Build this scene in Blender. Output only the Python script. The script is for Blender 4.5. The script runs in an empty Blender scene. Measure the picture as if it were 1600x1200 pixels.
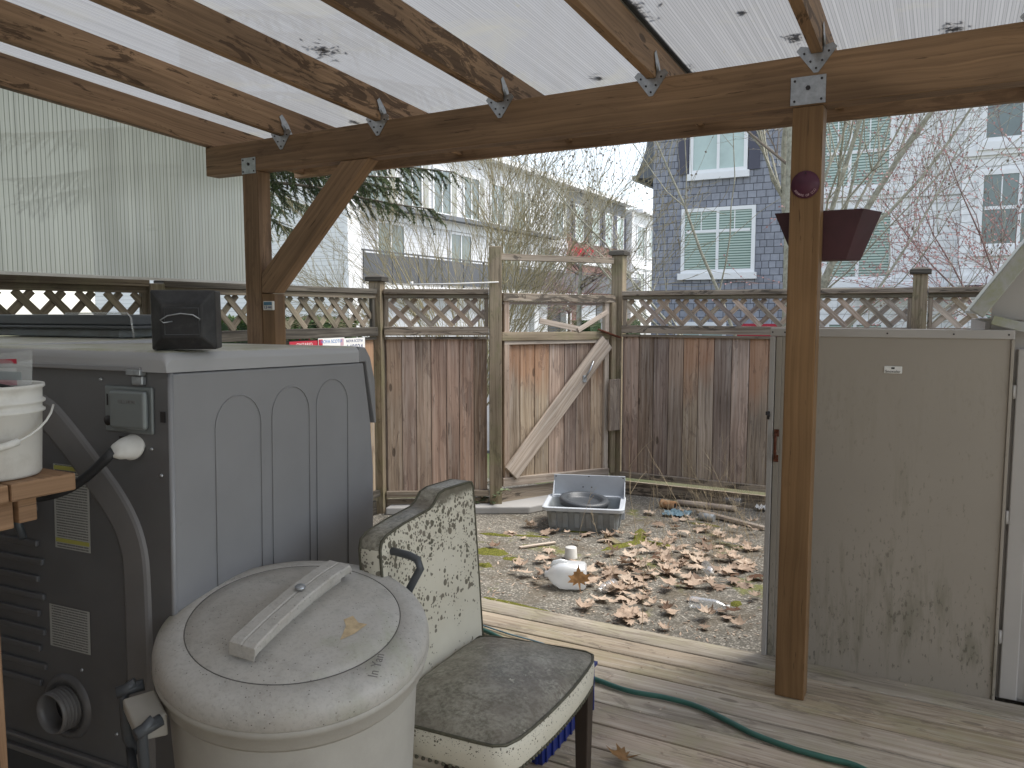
import bpy, bmesh, math, random
from mathutils import Vector, Matrix, Euler, noise
R=math.radians; PI=math.pi
S=bpy.context.scene; COL=S.collection
random.seed(7)
# ------------------------------------------------------------------ camera
F=1245.; H=1.5
YAW=math.atan2(680,math.hypot(1245,113)); PIT=math.atan(113/1245)
cd=bpy.data.cameras.new('camera'); cam=bpy.data.objects.new('camera',cd); COL.objects.link(cam)
cam.location=(0,0,H); cam.rotation_euler=(R(90)-PIT,0,YAW)
cd.sensor_width=36; cd.lens=36*F/1600; cd.clip_start=.05; cd.clip_end=500
S.camera=cam
# ------------------------------------------------------------------ light: bright overcast, soft sun behind cloud
SUN_EL=R(58); SUN_AZ=R(55)       # azimuth measured from +Y towards +X
w=bpy.data.worlds.new('World'); S.world=w; w.use_nodes=True
nt=w.node_tree; bg=nt.nodes['Background']
sky=nt.nodes.new('ShaderNodeTexSky'); sky.sky_type='NISHITA'; sky.sun_disc=False
sky.sun_elevation=SUN_EL; sky.sun_rotation=SUN_AZ; sky.air_density=1.0; sky.dust_density=.8; sky.ozone_density=1.0
hs=nt.nodes.new('ShaderNodeHueSaturation'); hs.inputs['Saturation'].default_value=.50; hs.inputs['Value'].default_value=1.0
nt.links.new(sky.outputs[0],hs.inputs['Color']); nt.links.new(hs.outputs[0],bg.inputs[0])
bg.inputs[1].default_value=.108
sl=bpy.data.lights.new('sun','SUN'); sl.energy=1.5; sl.angle=R(40); sl.color=(1,.955,.89)
so=bpy.data.objects.new('sun',sl); COL.objects.link(so)
sd=Vector((math.sin(SUN_AZ)*math.cos(SUN_EL),math.cos(SUN_AZ)*math.cos(SUN_EL),math.sin(SUN_EL)))
so.rotation_euler=(sd).to_track_quat('Z','Y').to_euler(); so.location=(3,12,14)
S.view_settings.view_transform='Standard'; S.view_settings.look='None'; S.view_settings.gamma=1
S.view_settings.exposure=1.74
S.render.engine='CYCLES'
try:
    S.cycles.max_bounces=10; S.cycles.diffuse_bounces=4; S.cycles.transparent_max_bounces=12; S.cycles.transmission_bounces=6
    S.cycles.use_denoising=True
except Exception: pass

# ------------------------------------------------------------------ projection helpers (turn measured points into metres)
fw=Vector((-math.sin(YAW)*math.cos(PIT),math.cos(YAW)*math.cos(PIT),-math.sin(PIT)))
rt=Vector((math.cos(YAW),math.sin(YAW),0)); upv=rt.cross(fw)
C0=Vector((0,0,H))
def ray(x,y): return fw*F+rt*(x-800)-upv*(y-600)
def PZ(x,y,z): r=ray(x,y); return C0+r*((z-H)/r.z)
def PY(x,y,v): r=ray(x,y); return C0+r*(v/r.y)
def PX(x,y,v): r=ray(x,y); return C0+r*(v/r.x)

# ------------------------------------------------------------------ object helpers
def tag(o,label=None,cat=None,group=None,kind=None):
    if label: o['label']=label
    if cat: o['category']=cat
    if group: o['group']=group
    if kind: o['kind']=kind
    return o
def thing(name,label,cat,loc=(0,0,0),rz=0,group=None):
    o=bpy.data.objects.new(name,None); COL.objects.link(o); o.location=loc; o.rotation_euler=(0,0,rz)
    o.empty_display_size=.1
    o['_m']=0
    del o['_m']
    tag(o,label,cat,group)
    ROOTM[o.name]=Matrix.Translation(Vector(loc))@Matrix.Rotation(rz,4,'Z')
    return o
ROOTM={}
class MB:
    def __init__(s):
        s.bm=bmesh.new(); s.uv=s.bm.loops.layers.uv.new('UVMap'); s.cl=s.bm.loops.layers.float_color.new('rnd')
    def face(s,vs,uvs=None,rnd=None,smooth=False,mi=0):
        try: f=s.bm.faces.new(vs)
        except ValueError: return None
        f.smooth=smooth; f.material_index=mi
        if rnd is None: rnd=.5
        for i,l in enumerate(f.loops):
            if uvs: l[s.uv].uv=uvs[i]
            l[s.cl]=(rnd,(rnd*7.31)%1,(rnd*13.7)%1,1)
        return f
    def beam(s,p0,p1,w,h,up=(0,0,1),rnd=None,taper=1.0,mi=0):
        p0=Vector(p0);p1=Vector(p1); a=(p1-p0); L=a.length; a.normalize(); up=Vector(up)
        if abs(a.dot(up))>.99: up=Vector((0,1,0)) if abs(a.y)<.9 else Vector((1,0,0))
        y=up.cross(a).normalized(); z=a.cross(y)
        if rnd is None: rnd=random.random()
        o=random.random()*3
        V={}
        for i in (0,1):
            k=1 if i==0 else taper
            c=p0 if i==0 else p1
            for j in (-1,1):
                for m in (-1,1): V[i,j,m]=s.bm.verts.new(c+y*(j*w*k/2)+z*(m*h*k/2))
        def q(k,us): s.face([V[t] for t in k],us,rnd,mi=mi)
        q([(0,-1,-1),(0,1,-1),(1,1,-1),(1,-1,-1)],[(0,o),(0,o+w),(L,o+w),(L,o)])
        q([(0,-1,1),(1,-1,1),(1,1,1),(0,1,1)],[(0,o+.5),(L,o+.5),(L,o+w+.5),(0,o+w+.5)])
        q([(0,-1,-1),(1,-1,-1),(1,-1,1),(0,-1,1)],[(0,o+1),(L,o+1),(L,o+h+1),(0,o+h+1)])
        q([(0,1,-1),(0,1,1),(1,1,1),(1,1,-1)],[(0,o+1.5),(0,o+h+1.5),(L,o+h+1.5),(L,o+1.5)])
        q([(0,-1,-1),(0,-1,1),(0,1,1),(0,1,-1)],[(0,o),(0,o+h),(w*.3,o+h),(w*.3,o)])
        q([(1,-1,-1),(1,1,-1),(1,1,1),(1,-1,1)],[(L,o),(L+w*.3,o),(L+w*.3,o+h),(L,o+h)])
        return s
    def box(s,x0,x1,y0,y1,z0,z1,axis=None,rnd=None,mi=0):
        d=(x1-x0,y1-y0,z1-z0)
        if axis is None: axis='xyz'[max(range(3),key=lambda i:abs(d[i]))]
        cx,cy,cz=(x0+x1)/2,(y0+y1)/2,(z0+z1)/2
        if axis=='x': return s.beam((x0,cy,cz),(x1,cy,cz),abs(d[1]),abs(d[2]),(0,0,1),rnd,mi=mi)
        if axis=='y': return s.beam((cx,y0,cz),(cx,y1,cz),abs(d[0]),abs(d[2]),(0,0,1),rnd,mi=mi)
        return s.beam((cx,cy,z0),(cx,cy,z1),abs(d[0]),abs(d[1]),(0,1,0),rnd,mi=mi)
    def tube(s,pts,rad,n=8,rnd=None,cap=True,smooth=True,closed=False,mi=0):
        pts=[Vector(p) for p in pts]; m=len(pts)
        if not hasattr(rad,'__len__'): rad=[rad]*m
        if rnd is None: rnd=random.random()
        rings=[]; N=None; L=0
        for i,p in enumerate(pts):
            if closed: t=pts[(i+1)%m]-pts[i-1]
            else: t=pts[min(i+1,m-1)]-pts[max(i-1,0)]
            t.normalize()
            if N is None:
                N=t.orthogonal().normalized()
            else:
                N=(N-t*N.dot(t))
                if N.length<1e-5: N=t.orthogonal()
                N.normalize()
            B=t.cross(N)
            if i: L+=(pts[i]-pts[i-1]).length
            rings.append(([s.bm.verts.new(p+(N*math.cos(2*PI*k/n)+B*math.sin(2*PI*k/n))*rad[i]) for k in range(n)],L))
        rr=range(m if closed else m-1)
        for i in rr:
            a,la=rings[i]; b,lb=rings[(i+1)%m]
            for k in range(n):
                k2=(k+1)%n
                s.face([a[k],a[k2],b[k2],b[k]],[(la,k*.02),(la,k*.02+.02),(lb,k*.02+.02),(lb,k*.02)],rnd,smooth,mi)
        if cap and not closed:
            s.face(list(reversed(rings[0][0])),None,rnd,mi=mi); s.face(rings[-1][0],None,rnd,mi=mi)
        return s
    def lathe(s,prof,M=None,n=32,rnd=.5,smooth=True,sx=1,sy=1,mi=0):
        # prof: list of (r,z); M places it
        M=M or Matrix(); rings=[]
        for r,z in prof:
            if r<1e-5: rings.append([s.bm.verts.new(M@Vector((0,0,z)))])
            else: rings.append([s.bm.verts.new(M@Vector((r*sx*math.cos(2*PI*k/n),r*sy*math.sin(2*PI*k/n),z))) for k in range(n)])
        for i in range(len(prof)-1):
            a,b=rings[i],rings[i+1]
            for k in range(n):
                k2=(k+1)%n; u=[(k/n,i*.1),((k+1)/n,i*.1),((k+1)/n,i*.1+.1),(k/n,i*.1+.1)]
                if len(a)==1 and len(b)==1: continue
                if len(a)==1: s.face([a[0],b[k2],b[k]],u[:3],rnd,smooth,mi)
                elif len(b)==1: s.face([a[k],a[k2],b[0]],u[:3],rnd,smooth,mi)
                else: s.face([a[k],a[k2],b[k2],b[k]],u,rnd,smooth,mi)
        return s
    def prism(s,poly,off,rnd=.5,smooth=False,mi=0):
        # poly: list of 3D points (one face); off: extrusion vector
        a=[s.bm.verts.new(Vector(p)) for p in poly]; b=[s.bm.verts.new(Vector(p)+Vector(off)) for p in poly]; n=len(a)
        s.face(list(reversed(a)),[(p[0],p[2]) for p in reversed(poly)],rnd,mi=mi); s.face(b,[(p[0],p[2]) for p in poly],rnd,mi=mi)
        for i in range(n):
            j=(i+1)%n; s.face([a[i],a[j],b[j],b[i]],None,rnd,smooth,mi)
        return s
    def grid(s,f,nu,nv,rnd=.5,smooth=True,mi=0,uvs=1):
        g=[[s.bm.verts.new(Vector(f(i/nu,j/nv))) for j in range(nv+1)] for i in range(nu+1)]
        for i in range(nu):
            for j in range(nv):
                s.face([g[i][j],g[i+1][j],g[i+1][j+1],g[i][j+1]],[(i/nu*uvs,j/nv*uvs),((i+1)/nu*uvs,j/nv*uvs),((i+1)/nu*uvs,(j+1)/nv*uvs),(i/nu*uvs,(j+1)/nv*uvs)],rnd,smooth,mi)
        return g
    def build(s,name,mat,parent=None,local=False,bevel=0,seg=2,origin=None,fixn=True,solid=0,sub=0):
        if fixn: bmesh.ops.recalc_face_normals(s.bm,faces=s.bm.faces)
        T=None
        if parent is not None:
            M=ROOTM.get(parent.name,Matrix())
            if not local: s.bm.transform(M.inverted())
        elif origin is not None: T=Vector(origin); s.bm.transform(Matrix.Translation(-T))
        me=bpy.data.meshes.new(name); s.bm.to_mesh(me); s.bm.free()
        for m in (mat if isinstance(mat,(list,tuple)) else [mat]): me.materials.append(m)
        o=bpy.data.objects.new(name,me); COL.objects.link(o)
        if T is not None: o.location=T
        if parent is not None:
            o.parent=parent; ROOTM[o.name]=ROOTM.get(parent.name,Matrix())
        else: ROOTM[o.name]=Matrix.Translation(T) if T is not None else Matrix()
        if solid:
            q=o.modifiers.new('s','SOLIDIFY'); q.thickness=solid; q.offset=0
        if bevel:
            b=o.modifiers.new('b','BEVEL'); b.width=bevel; b.segments=seg; b.limit_method='ANGLE'; b.angle_limit=R(35)
        if sub:
            q=o.modifiers.new('u','SUBSURF'); q.levels=sub; q.render_levels=sub
        return o
def structure(o): return tag(o,kind='structure')
def textobj(txt,name,mat,size,M,parent,ext=.0006,align='CENTER',curve=None):
    c=bpy.data.curves.new('t','FONT'); c.body=txt; c.size=size; c.extrude=ext; c.align_x=align; c.align_y='CENTER'; c.space_character=1.05
    o=bpy.data.objects.new('t',c); COL.objects.link(o)
    bpy.context.view_layer.update()
    dg=bpy.context.evaluated_depsgraph_get()
    me=bpy.data.meshes.new_from_object(o.evaluated_get(dg)); bpy.data.objects.remove(o); bpy.data.curves.remove(c)
    me.transform(ROOTM.get(parent.name,Matrix()).inverted()@M); me.materials.clear(); me.materials.append(mat); me.name=name
    t=bpy.data.objects.new(name,me); COL.objects.link(t); t.parent=parent
    return t
def frame(o,x,y,z):
    M=Matrix.Identity(4)
    for i,v in enumerate((x,y,z)):
        v=Vector(v).normalized()
        for k in range(3): M[k][i]=v[k]
    for k in range(3): M[k][3]=o[k]
    return M

# ------------------------------------------------------------------ material helpers
class NT:
    def __init__(s,name,rough=.6,spec=.4,metal=0):
        s.m=bpy.data.materials.new(name); s.m.use_nodes=True; s.t=s.m.node_tree; s.b=s.t.nodes['Principled BSDF']
        s.b.inputs['Roughness'].default_value=rough; s.b.inputs['Specular IOR Level'].default_value=spec; s.b.inputs['Metallic'].default_value=metal
    def n(s,typ,inp={},**kw):
        x=s.t.nodes.new('ShaderNode'+typ)
        for k,v in kw.items(): setattr(x,k,v)
        for k,v in inp.items():
            i=x.inputs[k]
            if hasattr(v,'is_output') or isinstance(v,bpy.types.NodeSocket): s.t.links.new(v,i)
            else: i.default_value=v
        return x
    def math(s,op,a,b=0.,c=0.,clamp=False):
        x=s.n('Math',{0:a,1:b,2:c},operation=op,use_clamp=clamp); return x.outputs[0]
    def mix(s,f,a,b,mode='MIX'):
        x=s.n('Mix',data_type='RGBA',blend_type=mode); 
        for i,v in ((0,f),(6,a),(7,b)):
            if isinstance(v,bpy.types.NodeSocket): s.t.links.new(v,x.inputs[i])
            else: x.inputs[i].default_value=(v if i==0 else (tuple(v)+(1,))[:4])
        return x.outputs[2]
    def ramp(s,f,stops,interp='LINEAR'):
        x=s.n('ValToRGB',{0:f}); x.color_ramp.interpolation=interp
        e=x.color_ramp.elements
        while len(e)<len(stops): e.new(.5)
        for i,(p,c) in enumerate(stops):
            e[i].position=p; e[i].color=(tuple(c)+(1,))[:4] if hasattr(c,'__len__') else (c,c,c,1)
        return x.outputs[0]
    def noise(s,vec,scale,detail=4,rough=.55,dist=0): return s.n('TexNoise',{'Vector':vec,'Scale':scale,'Detail':detail,'Roughness':rough,'Distortion':dist}).outputs[0]
    def obj(s): return s.n('TexCoord').outputs['Object']
    def geo(s): return s.n('NewGeometry').outputs['Position']
    def xyz(s,v): x=s.n('SeparateXYZ',{0:v}); return x.outputs
    def comb(s,a=0.,b=0.,c=0.): return s.n('CombineXYZ',{0:a,1:b,2:c}).outputs[0]
    def scale(s,v,sc): return s.n('Mapping',{'Vector':v,'Scale':sc}).outputs[0]
    def rnd(s): x=s.n('VertexColor',layer_name='rnd'); y=s.n('SeparateColor',{0:x.outputs[0]}); return y.outputs
    def bump(s,h,st=.3,d=.01): 
        x=s.n('Bump',{'Height':h,'Strength':st,'Distance':d}); s.t.links.new(x.outputs[0],s.b.inputs['Normal']); return x
    def col(s,c):
        if isinstance(c,bpy.types.NodeSocket): s.t.links.new(c,s.b.inputs['Base Color'])
        else: s.b.inputs['Base Color'].default_value=(tuple(c)+(1,))[:4]
        return s.m
    def set(s,k,v):
        if isinstance(v,bpy.types.NodeSocket): s.t.links.new(v,s.b.inputs[k])
        else: s.b.inputs[k].default_value=v

def wood(name,ca,cb,stain=None,stain_amt=.0,streak=None,streak_amt=0,var=.25,knots=.5,rough=.7,fresh=None,green=None,green_amt=0,bump=.5,hue=0):
    t=NT(name,rough,.25)
    uvn=t.n('UVMap',uv_map='UVMap').outputs[0]; r=t.rnd(); u,v,_=t.xyz(uvn)
    ro=t.math('MULTIPLY',r[0],37.); 
    P=t.comb(t.math('ADD',u,ro),v,ro)
    # knots
    kv=t.comb(t.math('MULTIPLY',t.math('ADD',u,ro),2.3),t.math('MULTIPLY',v,6.5),ro)
    vo=t.n('TexVoronoi',{'Vector':kv,'Scale':1.0,'Randomness':1.0}).outputs['Distance']
    kd=t.ramp(vo,[(0,1.),(.10,.75),(.28,0)]) ; kcore=t.ramp(vo,[(0,1.),(.07,1.),(.10,0)])
    # grain
    wob=t.noise(t.scale(P,(1.6,5,1)),1.,3,.5)
    vv=t.math('ADD',v,t.math('MULTIPLY',t.math('ADD',wob,t.math('MULTIPLY',kd,.35*knots)),.055))
    G=t.comb(t.math('MULTIPLY',t.math('ADD',u,ro),2.0),t.math('MULTIPLY',vv,120.),ro)
    g1=t.noise(G,1.,5,.65)
    G2=t.comb(t.math('MULTIPLY',t.math('ADD',u,ro),.7),t.math('MULTIPLY',vv,24.),ro)
    g2=t.noise(G2,1.,3,.5)
    rings=t.math('FRACT',t.math('MULTIPLY',t.math('ADD',vv,t.math('MULTIPLY',g2,.02)),34.))
    rings=t.ramp(rings,[(0,.25),(.75,.8),(1,0.)])
    gg=t.math('ADD',t.math('ADD',t.math('MULTIPLY',g1,.5),t.math('MULTIPLY',g2,.42)),t.math('MULTIPLY',rings,.16))
    c=t.mix(t.ramp(gg,[(.38,0.),(.66,1.)]),cb,ca)
    big=t.noise(t.scale(P,(1.4,4,1)),1.,3,.5)
    c=t.mix(1.,c,t.ramp(big,[(.28,.62),(.72,1.25)]),'MULTIPLY')
    c=t.mix(1.,c,t.ramp(r[1],[(0,1-var),(1,1+var)]),'MULTIPLY')
    if hue:
        hx=t.n('HueSaturation',{'Hue':t.math('ADD',.5,t.math('MULTIPLY',t.math('SUBTRACT',r[2],.5),hue)),'Saturation':t.math('ADD',.8,t.math('MULTIPLY',r[0],.4)),'Color':c}); c=hx.outputs[0]
    if streak:
        sn=t.noise(t.comb(t.math('MULTIPLY',t.math('ADD',u,ro),1.8),t.math('MULTIPLY',v,38.),ro),1.,4,.6)
        c=t.mix(t.math('MULTIPLY',t.ramp(sn,[(.5,0.),(.68,1.)]),streak_amt),c,streak)
    if fresh:   # unweathered orange wood near the rail on some boards
        zz=t.math('ADD',u,t.math('MULTIPLY',t.math('SUBTRACT',wob,.5),.9))
        m=t.math('MULTIPLY',t.ramp(zz,[(.0,0.),(.72,0.),(1.,1.)]),t.ramp(r[2],[(.55,0.),(.85,1.)]))
        c=t.mix(t.math('MULTIPLY',m,.55),c,fresh)
    if green:
        gn=t.noise(t.geo(),5.,5,.65); c=t.mix(t.math('MULTIPLY',t.ramp(gn,[(.47,0.),(.66,1.)]),green_amt),c,green)
    if stain:
        s1=t.noise(t.scale(P,(4.2,17,1)),1.,7,.7,.9)
        s2=t.noise(t.scale(P,(.5,.8,1)),1.,1,.5)
        c=t.mix(t.math('MULTIPLY',t.ramp(t.math('ADD',s1,t.math('MULTIPLY',t.math('SUBTRACT',s2,.5),.35)),[(.555,0.),(.60,1.)]),stain_amt),c,stain)
    ck=t.noise(t.comb(t.math('MULTIPLY',t.math('ADD',u,ro),5.),t.math('MULTIPLY',vv,85.),t.math('ADD',ro,5.)),1.,3,.6)
    ckm=t.ramp(ck,[(.655,0.),(.69,1.)]); c=t.mix(t.math('MULTIPLY',ckm,.65),c,[x*.28 for x in cb])
    c=t.mix(t.math('MULTIPLY',kcore,.8*knots),c,[x*.22 for x in cb])
    t.set('Roughness',t.ramp(g1,[(0,max(0,rough-.12)),(1,min(1,rough+.12))]))
    t.bump(t.math('ADD',gg,t.math('MULTIPLY',kcore,-.5)),bump,.004)
    return t.col(c)
def plain(name,c,rough=.5,spec=.4,metal=0,var=.08,vs=6.,bump=0,bs=200.,dirt=None,dirt_amt=0,ds=4.):
    t=NT(name,rough,spec,metal); g=t.obj()
    n=t.noise(g,vs,5,.6)
    cc=t.mix(1.,c,t.ramp(n,[(.25,1-var),(.75,1+var)]),'MULTIPLY')
    if dirt:
        d=t.noise(g,ds,7,.7,.3); cc=t.mix(t.math('MULTIPLY',t.ramp(d,[(.46,0.),(.64,1.)]),dirt_amt),cc,dirt)
    t.set('Roughness',t.ramp(n,[(.2,max(0,rough-.1)),(.8,min(1,rough+.1))]))
    if bump: t.bump(t.noise(g,bs,3,.6),bump,.002)
    return t.col(cc)

M={}
M['beam']=wood('beam wood',(.31,.195,.112),(.18,.11,.062),stain=(.035,.018,.010),stain_amt=.25,var=.06,knots=.35,rough=.6)
M['rafter']=wood('rafter wood',(.40,.258,.155),(.21,.13,.074),stain=(.05,.028,.016),stain_amt=.72,var=.16,knots=.9,rough=.6)
M['post']=wood('stained post',(.245,.142,.066),(.16,.09,.04),var=.05,knots=.15,rough=.45,bump=.12)
M['fence']=wood('weathered cedar',(.44,.345,.265),(.185,.128,.09),streak=(.58,.52,.45),streak_amt=.36,var=.26,knots=.85,rough=.85,fresh=(.42,.20,.10),hue=.03,stain=(.10,.07,.06),stain_amt=.35)
M['rail']=wood('weathered rail',(.37,.31,.235),(.17,.13,.095),streak=(.55,.50,.42),streak_amt=.3,var=.15,knots=.5,rough=.88,stain=(.05,.043,.035),stain_amt=.75)
M['fpost']=wood('fence post wood',(.37,.30,.21),(.18,.14,.09),var=.12,knots=.3,rough=.85,green=(.20,.20,.09),green_amt=.45,stain=(.08,.065,.045),stain_amt=.4)
M['lattice']=wood('lattice strips',(.51,.415,.325),(.27,.205,.15),streak=(.62,.57,.5),streak_amt=.3,var=.25,knots=.1,rough=.85,hue=.03,stain=(.10,.075,.055),stain_amt=.3)
M['darklat']=wood('old dark timber',(.26,.22,.165),(.10,.08,.06),var=.2,knots=.2,rough=.85,green=(.20,.2,.12),green_amt=.4)
M['darkcap']=wood('blackened timber',(.085,.075,.06),(.03,.027,.023),var=.2,knots=.2,rough=.9,streak=(.3,.27,.22),streak_amt=.35)
M['silver']=wood('silvered timber',(.56,.47,.38),(.30,.24,.19),var=.1,knots=1.,rough=.85,streak=(.62,.57,.5),streak_amt=.4)
M['deck']=wood('deck boards',(.48,.40,.305),(.30,.235,.17),streak=(.60,.54,.45),streak_amt=.4,var=.13,knots=.6,rough=.72,green=(.30,.28,.15),green_amt=.4,stain=(.15,.118,.09),stain_amt=.45,hue=.02)
M['bench']=wood('bench lumber',(.40,.245,.14),(.22,.125,.068),var=.15,knots=.7,rough=.62)
M['galv']=plain('galvanised steel',(.42,.44,.46),.38,.5,.85,.3,40.)
M['nail']=plain('dark steel',(.05,.045,.045),.5,.5,.6)
M['black']=plain('black rubber',(.018,.018,.019),.55,.4,0,.2,10.,.3,120.,dirt=(.06,.06,.06),dirt_amt=.5,ds=18.)
M['darkplastic']=plain('dark grey plastic',(.060,.066,.072),.42,.5)
M['whiteplastic']=plain('white plastic',(.66,.65,.61),.42,.4,0,.06,6.,dirt=(.42,.40,.35),dirt_amt=.35,ds=14.)
M['chairleg']=plain('dark chair wood',(.028,.018,.013),.4,.5)
M['maroon']=plain('maroon planter paint',(.060,.020,.024),.5,.4,0,.25,8.)
M['rust']=plain('rusty iron',(.13,.045,.025),.75,.3,.3,.4,60.)
M['hose']=plain('green hose rubber',(.030,.105,.080),.42,.5,0,.15,20.)
M['blue']=plain('blue crate plastic',(.012,.024,.15),.4,.5)
M['tub']=plain('grey tub plastic',(.30,.33,.35),.5,.4,0,.12,8.,dirt=(.20,.19,.16),dirt_amt=.5,ds=7.)
M['tubtop']=plain('tub rim plastic',(.50,.53,.56),.5,.4,0,.1,8.)
M['white']=plain('white paint',(.80,.80,.79),.5,.4,0,.03)
M['paper']=plain('paper white',(.75,.74,.70),.7,.2)
M['red']=plain('red print',(.42,.03,.05),.5,.4)
M['blueprint']=plain('blue print',(.06,.22,.52),.5,.4)
M['navy']=plain('navy print',(.03,.05,.16),.5,.4)
M['teal']=plain('tag blue',(.06,.16,.24),.5,.4)
M['pinkish']=plain('worn lettering',(.50,.33,.36),.6,.3)
M['ink']=plain('dark ink',(.04,.04,.04),.7,.2)
M['orange']=plain('orange label',(.42,.23,.11),.7,.3,0,.5,40.,dirt=(.5,.42,.3),dirt_amt=.7,ds=25.)
M['bluewrap']=plain('crumpled blue wrapper',(.14,.22,.26),.4,.5,0,.3,30.)
M['yellow']=plain('yellow print',(.42,.40,.10),.6,.3)

def mk_polycarb(name,axis,tint,freq,trans,dark,amp,blot=.0,bc=(.25,.24,.2)):
    t=NT(name,.35,.4); g=t.geo(); x,y,z=t.xyz(g); a={'x':x,'y':y}[axis]
    ph=t.math('MULTIPLY',a,freq)
    wv=t.math('FRACT',t.math('ADD',ph,t.math('MULTIPLY',t.noise(g,3.,2),.25)))
    rib=t.ramp(wv,[(0,1.),(.10,1.),(.2,0.),(1.,0.)])
    fine=t.noise(t.comb(t.math('MULTIPLY',a,freq*1.0),t.math('MULTIPLY',y if axis=='x' else z,.35),0.),1.,3,.7)
    c=t.mix(t.math('MULTIPLY',rib,amp),tint,dark)
    c=t.mix(1.,c,t.ramp(fine,[(.3,1-amp*.28),(.7,1.)]),'MULTIPLY')
    if blot:
        b=t.noise(g,2.2,7,.68,.5); c=t.mix(t.math('MULTIPLY',t.ramp(b,[(.52,0.),(.70,1.)]),blot),c,bc)
        b2=t.noise(t.scale(g,(9,3,9)),1.,5,.7); c=t.mix(t.math('MULTIPLY',t.ramp(b2,[(.66,0.),(.70,1.)]),blot*.9),c,(.22,.21,.17))
    tr=t.n('BsdfTranslucent',{'Color':c}).outputs[0]
    tp=t.n('BsdfTransparent',{'Color':c}).outputs[0]
    df=t.n('BsdfDiffuse',{'Color':c}).outputs[0]
    m1=t.n('MixShader',{0:.12,1:tr,2:df}).outputs[0]
    m2=t.n('MixShader',{0:trans,1:m1,2:tp}).outputs[0]
    gl=t.n('BsdfGlossy',{'Color':(1,1,1,1),'Roughness':.25}).outputs[0]
    m3=t.n('MixShader',{0:.04,1:m2,2:gl}).outputs[0]
    t.t.links.new(m3,t.t.nodes['Material Output'].inputs[0]); return t.m
M['roof']=mk_polycarb('twinwall roof sheet','x',(.265,.263,.257),84.,.16,(.17,.17,.165),1.0,.7)
M['side']=mk_polycarb('fluted side sheet','y',(.58,.56,.465),46.,.08,(.20,.20,.16),.95,.15,(.40,.40,.32))
def mk_clear(name,c,op,rough=.12):
    t=NT(name); x=t.n('BsdfTransparent',{'Color':(.96,.97,.97,1)}).outputs[0]
    g=t.n('BsdfGlossy',{'Color':(1,1,1,1),'Roughness':rough}).outputs[0]
    d=t.n('BsdfTranslucent',{'Color':(*c,1)}).outputs[0]; d2=t.n('BsdfDiffuse',{'Color':(*c,1)}).outputs[0]
    dd=t.n('MixShader',{0:.5,1:d,2:d2}).outputs[0]
    lw=t.n('LayerWeight',{'Blend':.35}).outputs['Facing']
    a=t.n('MixShader',{0:op,1:x,2:dd}).outputs[0]
    f=t.math('ADD',t.math('MULTIPLY',lw,.5),.08)
    b=t.n('MixShader',{0:f,1:a,2:g}).outputs[0]
    t.t.links.new(b,t.t.nodes['Material Output'].inputs[0]); return t.m
M['clear']=mk_clear('clear bottle plastic',(.8,.83,.85),.22)
M['milky']=mk_clear('milky jug plastic',(.9,.92,.93),.92,.3)
M['bag']=mk_clear('clear bag film',(.75,.77,.76),.30,.15)

def mk_metalpaint(name,c,streaks,sc,rough=.45,bl=.35):
    t=NT(name,rough,.4); g=t.geo(); x,y,z=t.xyz(g)
    a=t.noise(t.scale(g,(16,16,1.6)),1.,7,.7,.4); b=t.noise(g,1.6,3,.5); d=t.noise(t.scale(g,(70,70,28)),1.,4,.65)
    low=t.ramp(z,[(.0,1.),(.35,.8),(.8,.5),(1.,.35)]); low=t.math('MULTIPLY',low,t.ramp(t.math('SUBTRACT',z,.4),[(.45,1.),(.95,.0)]))
    k=t.math('MULTIPLY',t.ramp(t.math('ADD',a,t.math('MULTIPLY',t.math('SUBTRACT',b,.5),.9)),[(.46,0.),(.62,1.)]),t.math('MULTIPLY',low,streaks))
    cc=t.mix(k,c,sc)
    cc=t.mix(t.math('MULTIPLY',t.ramp(t.math('ADD',d,t.math('MULTIPLY',t.math('SUBTRACT',b,.5),.5)),[(.56,0.),(.64,1.)]),t.math('MULTIPLY',low,bl)),cc,[v*.45 for v in sc])
    cc=t.mix(1.,cc,t.ramp(b,[(.3,.92),(.7,1.06)]),'MULTIPLY')
    t.bump(t.noise(g,2.2,2,.5),.08,.02)
    return t.col(cc)
M['sheddoor']=mk_metalpaint('shed door paint',(.325,.288,.238),.62,(.155,.145,.10),.42,.65)
M['shedwall']=plain('shed steel paint',(.40,.375,.345),.5,.4,0,.06,3.)
M['shedtrim']=plain('shed trim paint',(.38,.38,.36),.5,.4,0,.1,6.,dirt=(.26,.28,.10),dirt_amt=.55,ds=9.)

# dryer
def mk_dry(name,c,rough,scr=.25):
    t=NT(name,rough,.45); g=t.obj()
    n=t.noise(g,2.5,4,.6); s=t.noise(t.scale(g,(40,40,9)),1.,6,.75,.5)
    cc=t.mix(1.,c,t.ramp(n,[(.3,.92),(.7,1.08)]),'MULTIPLY')
    cc=t.mix(t.math('MULTIPLY',t.ramp(s,[(.67,0.),(.71,1.)]),scr),cc,[v*.5 for v in c])
    return t.col(cc)
M['dryside']=mk_dry('dryer side paint',(.235,.235,.24),.34)
M['dryback']=plain('dryer back steel',(.135,.136,.138),.45,.5,.2,.15,4.,dirt=(.12,.11,.11),dirt_amt=.35,ds=3.)
M['dryband']=plain('dryer duct cover',(.185,.18,.178),.42,.5,.15,.12,5.)

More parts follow.
